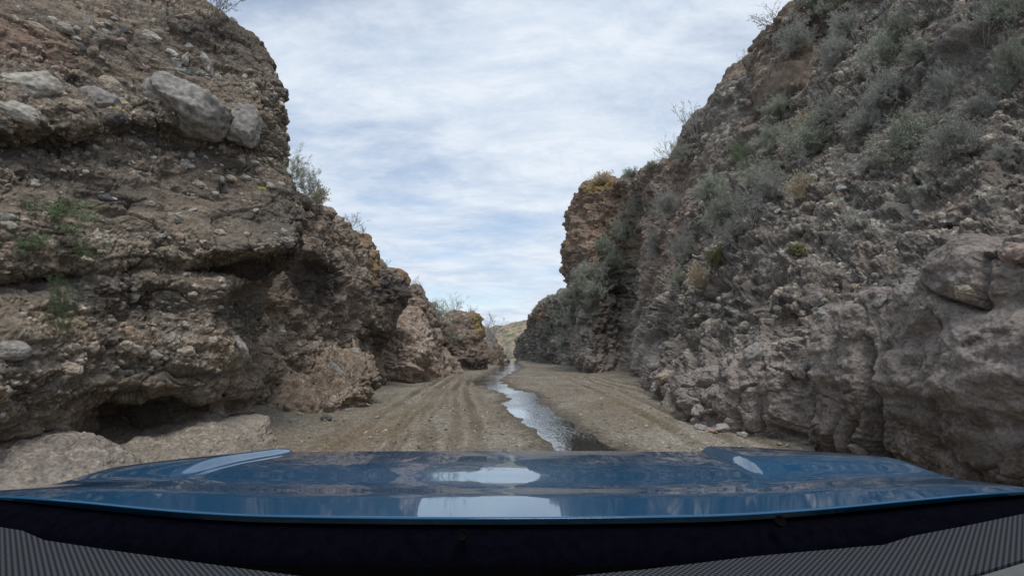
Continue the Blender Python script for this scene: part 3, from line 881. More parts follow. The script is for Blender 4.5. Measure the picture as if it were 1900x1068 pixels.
def ground_parts(X, Y):
    P = np.stack([X, Y, np.zeros_like(X)], -1).astype(F32)
    z = 0.06 * fbm(P / 3.0, 3) + 0.03 * fbm(P / 0.6 + 4, 4, 0.6)
    # banks
    lw = np.interp(Y, [-20, 5, 9, 13, 20, 30, 45, 60, 90], [-5.2, -4.6, -4.2, -3.6, -4.2, -5.0, -4.4, -3.2, -1.5])
    rw = np.interp(Y, [-20, 5, 8, 11, 17, 28, 35, 60, 90], [5.0, 4.4, 4.2, 3.4, 4.0, 5.6, 4.0, 2.8, 1.6])
    z = z + 0.10 * np.clip(lw - X, 0, 2.0) ** 1.2 + 0.07 * np.clip(X - rw, 0, 2.0) ** 1.2
    # stream bed
    wl, wr = np.interp(Y, W_D, W_L), np.interp(Y, W_D, W_R)
    edge = 0.20 * fbm(np.stack([X / 0.5, Y / 0.9, X * 0], -1) + 7, 3) * np.clip(Y / 12, 0.4, 2.0)
    mid, hw = (wl + wr) / 2, (wr - wl) / 2
    q = np.abs(X - mid) - hw + edge
    z = z * sstep(-0.2, 1.2, q) - 0.085 * (1 - sstep(-0.22, 0.10, q)) + 0.012 * np.exp(-((q - 0.22) / 0.13) ** 2) - 0.02 * (1 - sstep(0.0, 1.0, q))
    # tyre ruts
    tr = np.zeros_like(z)
    bm = np.zeros_like(z)
    for T in TRK:
        g = sorted([gpx(*p)[::-1] for p in T])
        d = np.array([a for a, b in g])
        xx = np.array([b for a, b in g])
        cx = np.interp(Y, d, xx, left=xx[0] - (xx[1] - xx[0]) / (d[1] - d[0]) * (d[0]), right=xx[-1])
        cx = np.where(Y < d[0], xx[0] + (xx[1] - xx[0]) / (d[1] - d[0]) * (Y - d[0]), cx)
        e = X - cx + 0.07 * perlin(np.stack([X * 0, Y / 2.3, X * 0 + xx[0]], -1)) + 0.03 * perlin(np.stack([X / 0.2, Y / 0.4, X * 0 + xx[0]], -1))
        on = (1 - sstep(d[-1] - 6, d[-1] + 4, Y)) * np.clip(0.55 + 1.3 * perlin(np.stack([X * 0 + 3.3 * xx[0], Y / 3.5, X * 0], -1)), 0.5, 1.15)
        tread = 0.5 + 0.5 * np.sin(Y * 2 * np.pi / 0.16 + 5 * np.abs(e) / 0.1)
        z = z + on * (-(0.030 + 0.012 * tread) * np.exp(-(e / 0.11) ** 4) + 0.018 * np.exp(-((np.abs(e) - 0.2) / 0.07) ** 2) * (0.7 + 0.6 * perlin(np.stack([X / 0.2, Y / 0.25, X * 0 + 3], -1))))
        tr = np.maximum(tr, on * np.exp(-(e / 0.15) ** 4))
        bm = np.maximum(bm, on * np.exp(-((np.abs(e) - 0.21) / 0.06) ** 2))
    return z, q, tr, bm


def build_ground():
    yy = np.concatenate([np.linspace(-60, 2, 20, endpoint=False), 2 * (120 / 2.0) ** np.linspace(0, 1, 720), np.array([150, 200, 300, 450, 700])])
    ss = np.concatenate([[-400, -120, -50, -25], np.linspace(-1, 1, 620) * 12.5, [25, 50, 120, 400]])
    Y, S = np.meshgrid(yy, ss, indexing='ij')
    wid = np.clip(0.55 + Y / 40, 0.55, 1.6)
    X = np.where(np.abs(S) > 13, S, S * wid)
    X = np.where(np.abs(S) > 13, np.sign(S) * (np.abs(S) + 0), X)
    z, q, tr, bm = ground_parts(X, Y)
    P = np.stack([X, Y, z], -1).astype(F32)
    P[..., 2] = np.where((Y > 125) | (np.abs(S) > 13), -0.15, P[..., 2])
    peb, idn, _ = stones(P * np.array([1, 1, 0.2], F32), 0.16, 0.22, 0.12, 0.4)
    fine = fbm(P / np.array([0.12, 0.2, 1], F32), 3, 0.6)
    near = 1 - sstep(14, 40, Y)
    dry = sstep(-0.05, 0.08, q)
    P[..., 2] += (peb * 0.5 * dry * near + 0.010 * fine * dry * near).astype(F32)
    c = np.broadcast_to(np.array((0.172, 0.15, 0.119), F32), P.shape).copy()
    c = mixc(c, (0.215, 0.195, 0.165), sstep(-0.1, 0.4, fbm(P / 2.5 + 3, 4)))
    c = mixc(c, (0.13, 0.111, 0.088), 0.75 * sstep(0.0, 0.4, fbm(P / np.array([0.7, 1.6, 1], F32) + 13, 4)))
    c = mixc(c, (0.10, 0.078, 0.053), 0.85 * tr)
    c = mixc(c, (0.085, 0.072, 0.055), (1 - sstep(0.04, 0.5, q + 0.25 * fine + 0.12 * fbm(P / 0.8, 3))) * 0.85)
    c = c + (pal_of(idn, 0.95) - c) * (sstep(0.01, 0.03, peb) * dry * 0.8)[..., None]
    c = c * (1 + 0.22 * fine[..., None])
    c = mixc(c, (0.26, 0.232, 0.19), 0.45 * bm)
    c = mixc(c, (0.15, 0.115, 0.073), 0.6 * spot(P, (-2.6, 9.5, 0), (0.9, 5.0, 5), 0.7) + 0.5 * spot(P, (2.9, 14, 0), (0.8, 6.0, 5), 0.7))
    # grey damp silt by the left ledges
    c = mixc(c, (0.18, 0.165, 0.13), 0.6 * sstep(0.3, 1.6, -X - 3.0) * (1 - sstep(16, 24, Y)))
    g = tag(link('ground', grid_mesh('ground', P, SAND, np.clip(c, 0.02, 0.6))), 'tan sandy wash floor with tyre ruts and scattered gravel', 'ground', kind='structure')
    # water: one sheet lying in the bed
    ys = 2 * (95 / 2.0) ** np.linspace(0, 1, 500)
    wl, wr = np.interp(ys, W_D, W_L), np.interp(ys, W_D, W_R)
    t = np.linspace(-0.2, 1.2, 40)
    Xw = wl[:, None] + (wr - wl)[:, None] * t[None]
    Yw = np.broadcast_to(ys[:, None], Xw.shape)
    Pw = np.stack([Xw, Yw, np.full_like(Xw, -0.045)], -1)
    m, nt, b = nmat('stream_water')
    L = nt.links.new
    b.inputs['Base Color'].default_value = (0.78, 0.80, 0.82, 1)
    b.inputs['Metallic'].default_value = 0.5
    b.inputs['Roughness'].default_value = 0.05
    b.inputs['IOR'].default_value = 2.0
    b.inputs['Specular IOR Level'].default_value = 1.0
    b.inputs['Transmission Weight'].default_value = 1.0
    tc = N(nt, 'ShaderNodeTexCoord')
    mp = N(nt, 'ShaderNodeMapping')
    mp.inputs['Scale'].default_value = (1.0, 0.55, 1)
    L(tc.outputs['Object'], mp.inputs['Vector'])
    n1 = N(nt, 'ShaderNodeTexNoise', i_Scale=15, i_Detail=4, i_Distortion=0.6)
    n2 = N(nt, 'ShaderNodeTexNoise', i_Scale=0.8, i_Detail=2)
    L(mp.outputs[0], n1.inputs['Vector'])
    L(mp.outputs[0], n2.inputs['Vector'])
    mr = N(nt, 'ShaderNodeMapRange')
    mr.inputs['From Min'].default_value = 0.4
    mr.inputs['From Max'].default_value = 0.62
    mr.inputs['To Min'].default_value = 0.2
    mr.inputs['To Max'].default_value = 0.9
    L(n2.outputs['Fac'], mr.inputs['Value'])
    bp = N(nt, 'ShaderNodeBump', i_Distance=0.02)
    L(mr.outputs[0], bp.inputs['Strength'])
    L(n1.outputs['Fac'], bp.inputs['Height'])
    L(bp.outputs[0], b.inputs['Normal'])
    tag(link('water', grid_mesh('water', Pw, m)), 'shallow stream of water winding down the middle of the wash', 'stream', kind='structure')


def build_gravel():
    r = np.random.RandomState(12)
    n = 3000
    d = 6.5 + 26 * r.random_sample(n) ** 1.6
    x = r.uniform(-1, 1, n) * (4.2 + 0.05 * d)
    clump = fbm(np.stack([x / 0.9, d / 1.6, x * 0], -1), 3)
    z, q, tr, bm = ground_parts(x, d)
    ok = (q > 0.06) & (clump + 0.5 * r.random_sample(n) > 0.1)
    x, d, z = x[ok], d[ok], z[ok]
    V0, F0 = ico(1)
    k = 0.007 + 0.026 * r.random_sample(len(x)) ** 3
    sc = r.uniform(0.7, 1.3, (len(x), 1, 3)) * k[:, None, None]
    V = V0[None] * (1 + 0.25 * r.normal(size=(len(x), len(V0), 1))) * sc
    V = V + np.stack([x, d, z + k * 0.25], -1)[:, None]
    Fa = F0[None] + (np.arange(len(x)) * len(V0))[:, None, None]
    c = PAL[r.randint(0, len(PAL), len(x))]
    c = np.repeat(c, len(V0), 0)
    me = faces_mesh('gravel', V.reshape(-1, 3), Fa.reshape(-1, 3), SAND, c)
    tag(link('gravel', me), 'loose fine gravel strewn over the sand of the wash floor', 'gravel', kind='stuff')


def ground_z(x, y):
    z = ground_parts(np.array([float(x)]), np.array([float(y)]))[0]
    return float(z[0])


# ------------------------------------------------------------------ boulders and cobbles
def ico(sub):
    t = (1 + 5 ** .5) / 2
    V = [(-1, t, 0), (1, t, 0), (-1, -t, 0), (1, -t, 0), (0, -1, t), (0, 1, t), (0, -1, -t), (0, 1, -t), (t, 0, -1), (t, 0, 1), (-t, 0, -1), (-t, 0, 1)]
    Fc = [(0, 11, 5), (0, 5, 1), (0, 1, 7), (0, 7, 10), (0, 10, 11), (1, 5, 9), (5, 11, 4), (11, 10, 2), (10, 7, 6), (7, 1, 8), (3, 9, 4), (3, 4, 2), (3, 2, 6), (3, 6, 8), (3, 8, 9), (4, 9, 5), (2, 4, 11), (6, 2, 10), (8, 6, 7), (9, 8, 1)]
    V = [np.array(v) / np.linalg.norm(v) for v in V]
    for _ in range(sub):
        mid = {}
        F2 = []

        def m(a, b):
            k = (min(a, b), max(a, b))
            if k not in mid:
                v = V[a] + V[b]
                V.append(v / np.linalg.norm(v))
                mid[k] = len(V) - 1
            return mid[k]
        for a, b, c in Fc:
            ab, bc, ca = m(a, b), m(b, c), m(c, a)
            F2 += [(a, ab, ca), (b, bc, ab), (c, ca, bc), (ab, bc, ca)]
        Fc = F2
    return np.array(V), np.array(Fc)


ICO4, ICO4F = ico(4)
ICO2, ICO2F = ico(3)


def stone_verts(V, seed, cuts=7, rough=0.10):
    r = np.random.RandomState(seed)
    P = V.copy()
    for _ in range(cuts):
        a = r.normal(size=3)
        a /= np.linalg.norm(a)
        h = r.uniform(0.62, 0.88)
        k = np.maximum((P @ a) - h, 0)
        P = P - k[:, None] * a * 0.9
    P = P * (1 + rough * 2.0 * fbm(V * 1.3 + seed * 3.1, 3)[:, None] + rough * 0.8 * fbm(V * 4 + seed, 3)[:, None])
    return P


_stone_cache = {}


def stone_mesh(seed, tone, fine=True, cuts=7, rough=0.15):
    k = (seed, tone, fine, cuts)
    if k not in _stone_cache:
        V, Fc = (ICO4, ICO4F) if fine else (ICO2, ICO2F)
        _stone_cache[k] = faces_mesh('stone', stone_verts(V, seed, cuts, rough), Fc, STONE[tone])
    return _stone_cache[k]


def hit(px, py):
    o0 = Vector((0, 0, CAM_H))
    d = ray(px, py)
    best = None
    for o in CLIFFS:
        ok, loc, nor, _ = o.ray_cast(o0, d)
        if ok:
            k = (loc - o0).length
            if best is None or k < best[0]:
                best = (k, loc.copy(), nor.copy(), o)
    return best


def orient(nor, roll=0.0, toward=None):
    q = Vector((0, 0, 1)).rotation_difference(nor)
    return q @ Quaternion((0, 0, 1), roll)


def embed(name, label, cat, px, py, w, h, tone, seed, tilt=0.0, sink=0.25, deep=0.6, group=None, fine=True, cuts=7):
    b = hit(px, py)
    if b is None:
        return None
    dist, loc, nor, o = b
    m = dist * (math.cos(math.atan((px - 950) / 950.0))) / 950.0
    rx, rz = w * m / 2, h * m / 2
    ry = (rx + rz) / 2 * deep
    if fine:
        V = stone_verts(ICO4, seed, 9, 0.13)
        if max(w, h) > 50:
            V = V / (np.abs(V) ** 4).sum(1, keepdims=True) ** 0.25 * 0.25 + V * 0.75
        for q, rr, dp in DENTS.get(seed, ()):
            q = np.array(q) / np.linalg.norm(q)
            V = V * (1 - dp * np.exp(-(np.linalg.norm(ICO4 - q, axis=1) / rr) ** 2))[:, None]
        V = V * np.array((rx * 1.08, ry, rz * 1.08))
        V = V * (1 + 0.10 * fbm(V / 0.14 + seed, 4)[:, None])
        ob = link(name, faces_mesh('stone', V, ICO4F, BOULDER[tone]))
    else:
        ob = link(name, stone_mesh(seed, tone, fine, cuts))
    dirv = ray(px, py)
    # axes: X across the view, Y into the rock, Z up
    yv = Vector((dirv.x, dirv.y, 0)).normalized()
    xv = yv.cross(Vector((0, 0, 1))).normalized()
    R = Matrix((xv, yv, Vector((0, 0, 1)))).transposed().to_4x4()
    ob.matrix_world = Matrix.Translation(loc - nor * ry * sink) @ R @ Matrix.Rotation(tilt, 4, 'Y') @ Matrix.Diagonal((1, 1, 1, 1) if fine else (rx * 1.08, ry, rz * 1.08, 1))
    return tag(ob, label, cat, group)


DENTS = {1: (((0.42, -0.4, 0.8), 0.3, 0.28), ((-0.5, -0.4, -0.9), 0.6, 0.3)), 2: (((-0.5, -0.5, 0.8), 0.4, 0.15),), 3: (((0.8, -0.4, -0.6), 0.5, 0.25),)}
BOULDER = {k: plain('boulder_' + k, c, 0.92, 0.6, 13, 0.2, 0.08, 0.99) for k, c in dict(pale=(0.33, 0.308, 0.272), grey=(0.265, 0.25, 0.232), tan=(0.34, 0.285, 0.225), pink=(0.32, 0.245, 0.215), green=(0.24, 0.265, 0.245), dark=(0.1, 0.1, 0.105), white=(0.5, 0.49, 0.47)).items()}
LEFTB = [
    (352, 200, 138, 88, 'grey', 1, 0.25, 0.15, 0.9, 'largest grey boulder jutting from the left cliff near its top'),
    (455, 232, 56, 78, 'grey', 2, -0.1, 0.25, 0.7, 'upright grey boulder right of the largest jutting boulder'),
    (64, 168, 86, 60, 'pale', 3, -0.3, 0.2, 0.8, 'pale slanted boulder above the groove at the left edge'),
    (36, 209, 70, 42, 'pale', 4, 0.2, 0.2, 0.8, 'flat pale boulder under the pale slanted boulder'),
    (190, 186, 56, 42, 'grey', 5, 0.1, 0.25, 0.7, 'flat-faced greyish boulder midway between pale and largest boulders'),
    (226, 192, 26, 24, 'tan', 6, 0.5, 0.25, 0.7, 'small tan stone touching the flat-faced boulder on its right'),
    (141, 198, 32, 26, 'tan', 7, 0.0, 0.25, 0.7, 'round brown stone left of the flat-faced boulder'),
    (112, 176, 24, 18, 'tan', 8, 0.1, 0.25, 0.7, 'tan cobble against the pale slanted boulder'),
    (200, 152, 30, 26, 'tan', 9, -0.1, 0.35, 0.6, 'dull brown cobble just above the flat-faced boulder'),
    (282, 70, 28, 22, 'pale', 10, 0.2, 0.2, 0.7, 'pale angular cobble high above the largest boulder'),
    (340, 136, 50, 15, 'green', 11, -0.12, 0.1, 0.8, 'long greenish slab lying just above the largest boulder'),
    (327, 119, 21, 20, 'grey', 12, 0.7, 0.2, 0.7, 'grey squarish cobble above the greenish slab'),
    (386, 122, 17, 46, 'pale', 13, -0.35, 0.15, 0.8, 'tall narrow pale stone right of the greenish slab'),
    (345, 112, 12, 24, 'pale', 14, 0.2, 0.15, 0.8, 'thin upright pale stone between grey cobble and tall narrow stone'),
    (350, 86, 15, 14, 'pale', 15, 0, 0.2, 0.7, 'pale cobble above the thin upright stone'),
    (320, 98, 17, 11, 'white', 16, 0.2, 0.2, 0.7, 'small whitish cobble left of the thin upright stone'),
    (273, 127, 20, 22, 'pink', 17, 0, 0.3, 0.7, 'pinkish cobble above and left of the largest boulder'),
    (467, 160, 15, 15, 'pale', 18, 0.5, 0.2, 0.7, 'pale cobble above the upright grey boulder'),
    (424, 145, 12, 20, 'tan', 19, 0.2, 0.2, 0.7, 'orange-tan upright cobble right of the tall narrow stone'),
    (122, 53, 24, 18, 'pale', 20, 0.1, 0.2, 0.7, 'pale cobble in the top row near the top left corner'),
    (163, 44, 15, 22, 'grey', 21, 0.1, 0.2, 0.7, 'grey upright cobble in the middle of the top row'),
    (186, 46, 17, 17, 'tan', 22, 0.1, 0.2, 0.7, 'tan cobble ending the top row on the right'),
    (70, 50, 30, 15, 'tan', 23, 0.1, 0.2, 0.7, 'flat tan cobble starting the top row on the left'),
    (196, 61, 18, 13, 'grey', 24, 0.1, 0.2, 0.7, 'grey cobble just below the top row'),
    (60, 342, 22, 15, 'pale', 25, 0.1, 0.2, 0.7, 'pale cobble below the dark groove at left'),
    (407, 432, 24, 17, 'pale', 26, 0.1, 0.15, 0.8, 'pale oval cobble on the ledge above the long dark undercut'),
    (248, 549, 26, 26, 'pale', 27, 0.6, 0.1, 0.9, 'pale blocky stone sitting alone in mid cliff'),
    (22, 650, 52, 36, 'grey', 28, 0.1, 0.1, 0.9, 'rounded grey boulder at the left edge low on the bulge'),
    (246, 645, 38, 28, 'tan', 29, 0.2, 0.2, 0.8, 'warm tan boulder above the dark hollow'),
    (347, 651, 25, 20, 'tan', 30, 0.2, 0.15, 0.8, 'tan knobbly stone right of the warm tan boulder'),
    (319, 626, 14, 22, 'pale', 31, 0.1, 0.15, 0.8, 'pale upright cobble above the tan knobbly stone'),
    (445, 645, 24, 50, 'pale', 32, -0.35, 0.1, 0.8, 'long pale stone slanting at the nose of the left cliff'),
    (396, 632, 16, 12, 'pale', 33, -0.3, 0.15, 0.8, 'small pale stone left of the long slanting stone'),
    (289, 660, 26, 20, 'grey', 34, 0.2, 0.2, 0.7, 'grey cobble between the warm tan boulder and knobbly stone'),
    (128, 683, 40, 22, 'tan', 35, 0.1, 0.2, 0.7, 'tan boulder poking out above the hollow on its left'),
    (480, 316, 14, 17, 'pink', 36, 0.4, 0.15, 0.8, 'pinkish cobble on the cliff edge under the upright boulder'),
    (428, 331, 20, 11, 'tan', 37, 0.2, 0.15, 0.8, 'orange-tan stone in the row under the upright boulder'),
    (410, 333, 17, 16, 'grey', 38, 0.2, 0.15, 0.8, 'grey cobble starting the row under the upright boulder'),
    (456, 330, 20, 12, 'pale', 39, 0.1, 0.15, 0.8, 'pale flat stone ending the row under the upright boulder'),
    (355, 289, 12, 17, 'pale', 40, 0.3, 0.2, 0.8, 'pale leaf-shaped cobble below the largest boulder'),
    (343, 306, 17, 22, 'grey', 41, 0.3, 0.2, 0.8, 'grey cobble below the pale leaf-shaped cobble'),
    (370, 342, 22, 16, 'tan', 42, 0.1, 0.2, 0.8, 'tan cobble in the shallow hollow in mid cliff'),
    (288, 293, 14, 8, 'white', 43, 0.1, 0.2, 0.8, 'small white cobble on the dark bed in mid cliff'),
    (192, 367, 26, 16, 'dark', 44, 0.2, 0.2, 0.7, 'dark bluish cobble right of the green bush'),
    (18, 420, 22, 14, 'pale', 45, 0.1, 0.15, 0.8, 'pale cobble left of the green bush'),
    (535, 450, 22, 20, 'grey', 46, 0.4, 0.05, 0.9, 'dark grey block sticking out at the overhanging edge'),
    (622, 690, 22, 34, 'grey', 47, -0.5, 0.05, 0.5, 'flat grey slab leaning on the low tan ledge'),
    (530, 660, 20, 14, 'tan', 48, 0.1, 0.15, 0.7, 'tan cobble at the back of the low ledge'),
    (660, 655, 14, 20, 'pale', 49, 0.1, 0.1, 0.7, 'pale upright stone under the overhanging nose'),
]
RIGHTB = [
    (1886, 474, 44, 44, 'pink', 51, 0.2, 0.2, 0.8, 'rounded pinkish boulder at the right edge above the block'),
    (1682, 545, 42, 40, 'grey', 52, 0.2, 0.1, 0.8, 'blocky grey boulder on the bed above the leaning dry grass'),
    (1792, 541, 46, 28, 'tan', 53, 0.1, 0.2, 0.7, 'humped brown boulder between the edge boulder and blocky boulder'),
    (1515, 555, 22, 28, 'grey', 54, 0.2, 0.1, 0.8, 'upright grey cobble at the top of the deep crack'),
    (1526, 583, 20, 14, 'green', 55, 0.0, 0.1, 0.8, 'flat greenish cobble just below the upright cobble'),
    (1395, 660, 38, 46, 'grey', 56, 0.1, 0.1, 0.7, 'bluish grey boulder set in the lower wall left of the crack'),
    (1490, 582, 16, 12, 'pale', 57, 0.1, 0.15, 0.7, 'small pale cobble left of the flat greenish cobble'),
    (1440, 640, 16, 14, 'tan', 58, 0.1, 0.15, 0.7, 'tan cobble right of the bluish grey boulder'),
    (1632, 560, 22, 30, 'grey', 59, 0.5, 0.15, 0.7, 'slanting grey stone left of the blocky boulder'),
    (1838, 505, 32, 22, 'grey', 60, 0.1, 0.15, 0.7, 'bluish flat stone left of the pinkish boulder'),
    (1027, 633, 8, 5, 'white', 61, 0.1, 0.0, 1.0, 'white boulder resting on the distant dark wall'),
    (1238, 700, 44, 22, 'tan', 62, -0.4, 0.0, 0.8, 'tan flat-topped boulder at the wall foot by the sand'),
    (1218, 720, 20, 20, 'grey', 63, 0.2, 0.0, 0.9, 'grey stone at the sand below the tan flat-topped boulder'),
    (1300, 765, 34, 24, 'grey', 64, 0.2, 0.05, 0.9, 'grey lump at the foot of the right wall'),
    (1595, 832, 30, 20, 'grey', 65, 0.2, 0.05, 0.9, 'small stone at the foot of the deep crack'),
    (1410, 345, 12, 12, 'grey', 66, 0.2, 0.0, 0.9, 'single grey cobble among the grey-blue bushes'),
]


def build_boulders():
    for t in LEFTB + RIGHTB:
        px, py, w, h, tone, seed, tilt, sink, deep, lab = t
        embed('boulder' if max(w, h) >= 24 else 'cobble', lab, 'boulder' if max(w, h) >= 24 else 'cobble', px, py, w, h, tone, seed, tilt, sink, deep, 'boulders set in the canyon walls', True, 9 if max(w, h) > 20 else 6)
    r = random.Random(5)
    bands = [(0, 60, 230, 35, 40), (0, 130, 270, 60, 40), (280, 30, 500, 200, 30), (0, 290, 330, 380, 55), (330, 270, 520, 380, 55), (200, 390, 540, 450, 40), (230, 550, 470, 720, 45), (20, 400, 200, 480, 12)]
    seeds = [(101 + i, t) for i, t in enumerate(['pale', 'grey', 'tan', 'pale', 'pink', 'grey', 'tan', 'dark'])]
    cnt = 0
    for x0, y0, x1, y1, nn in bands:
        for _ in range(int(nn * 0.55)):
            px, py = r.uniform(x0, x1), r.uniform(min(y0, y1), max(y0, y1))
            w = 5 + 9 * r.random() ** 2.2
            s, t = r.choice(seeds)
            if embed('cobble', 'small cobble stuck in the brown matrix of the left cliff', 'cobble', px, py, w * 1.15, w * r.uniform(0.6, 0.95), t, s, r.uniform(-0.6, 0.6), 0.15, 0.9, 'small cobbles in the left cliff', False):
                cnt += 1
    for _ in range(64):
        px, py = r.uniform(1240, 1900), r.uniform(180, 640)
        w = 5 + 10 * r.random() ** 2
        q, t = r.choice(seeds)
        embed('cobble', 'small cobble stuck in the rubbly face of the right wall', 'cobble', px, py, w * 1.15, w * r.uniform(0.6, 0.95), t, q, r.uniform(-0.8, 0.8), 0.1, 0.9, 'small cobbles in the right wall', False)
    # loose stones along the foot of the walls
    places = [(r.uniform(500, 700), r.uniform(735, 775)) for _ in range(16)] + [(r.uniform(1230, 1500), 0) for _ in range(4)] + [(r.uniform(250, 480), r.uniform(812, 850)) for _ in range(10)] + [(r.uniform(640, 900), 0) for _ in range(30)] + [(r.uniform(1230, 1520), 0) for _ in range(3)]
    for px, py in places:
        if py == 0:
            py = np.interp(px, [640, 700, 800, 900, 1200, 1290, 1400, 1515], [760, 704, 690, 680, 738, 785, 812, 836]) + 9 * r.random() ** 2.5 - 2
        x, d = gpx(px, py)
        z = ground_z(x, d)
        s, t = r.choice([q for q in seeds if q[1] != 'pale'])
        ob = link('loose_stone', stone_mesh(s, t, False))
        k = r.uniform(0.03, 0.06) + 0.08 * r.random() ** 3
        ob.location = (x, d, z + k * 0.35)
        ob.scale = (k * 1.3, k * 1.1, k * 0.8)
        ob.rotation_euler = (0, 0, r.uniform(0, 6))
        tag(ob, 'loose stone lying on the sand at the foot of a canyon wall', 'stone', 'loose stones at the foot of the walls')


# ------------------------------------------------------------------ shrubs
def tube_strip(pts, r0, r1):
    """3-sided tapering tube along pts (n,3) -> verts, faces."""
    pts = np.asarray(pts)
    n = len(pts)
    t = np.gradient(pts, axis=0)
    t /= np.linalg.norm(t, axis=1, keepdims=True) + 1e-9
    a = np.cross(t, (0.3, 0.5, 0.81))
    a /= np.linalg.norm(a, axis=1, keepdims=True) + 1e-9
    b = np.cross(t, a)
    r = np.linspace(r0, r1, n)[:, None]
    V = np.stack([pts + r * (a * math.cos(k * 2.0944) + b * math.sin(k * 2.0944)) for k in range(3)], 1).reshape(-1, 3)
    Fs = []
    for i in range(n - 1):
        for k in range(3):
            k2 = (k + 1) % 3
            Fs.append((i * 3 + k, i * 3 + k2, i * 3 + 3 + k2, i * 3 + 3 + k))
    return V, Fs


class Bag:
    def __init__(s):
        s.V, s.F, s.n = [], [], 0

    def add(s, V, Fs):
        s.V.append(np.asarray(V))
        s.F.append(np.asarray(Fs, int) + s.n)
        s.n += len(V)

    def mesh(s, name, mat):
        return faces_mesh(name, np.concatenate(s.V), np.concatenate(s.F), mat, smooth=False)


def leaf_quads(C, D, size, r):
    """Leaf quads at centres C, along directions D."""
    n = len(C)
    D = D / (np.linalg.norm(D, axis=1, keepdims=True) + 1e-9)
    a = np.cross(D, r.normal(size=(n, 3)))
    a /= np.linalg.norm(a, axis=1, keepdims=True) + 1e-9
    L = (size * r.uniform(0.6, 1.4, n))[:, None]
    W = L * 0.32
    V = np.stack([C - a * W * 0.3, C + D * L * 0.5 - a * W, C + D * L, C + D * L * 0.5 + a * W], 1).reshape(-1, 3)
    Fs = np.arange(n * 4).reshape(n, 4)
    return V, Fs


MAT_TW = {
    'grey': plain('grey_twigs', (0.36, 0.355, 0.34), 0.9, 0.2, 6, 0.2, 0.2),
    'brown': plain('brown_twigs', (0.17, 0.14, 0.115), 0.9, 0.2, 6, 0.2, 0.2),
    'straw': plain('dry_straw', (0.46, 0.39, 0.28), 0.9, 0.2, 6, 0.2, 0.15),
    'green': plain('green_twigs', (0.09, 0.11, 0.06), 0.9, 0.2, 6, 0.2, 0.15),
}
MAT_LF = {
    'sage': plain('sage_leaves', (0.34, 0.365, 0.29), 0.85, 0.3, 5, 0.2, 0.22),
    'bluegrey': plain('grey_leaves', (0.34, 0.345, 0.31), 0.85, 0.3, 5, 0.2, 0.2),
    'green': plain('green_leaves', (0.13, 0.19, 0.095), 0.7, 0.3, 5, 0.3, 0.2),
    'dark': plain('dark_leaves', (0.085, 0.12, 0.085), 0.7, 0.3, 5, 0.3, 0.15),
    'yellow': plain('yellow_green_leaves', (0.29, 0.29, 0.15), 0.8, 0.3, 5, 0.2, 0.15),
    'straw': plain('straw_heads', (0.50, 0.43, 0.32), 0.9, 0.25, 5, 0.2, 0.15),
}


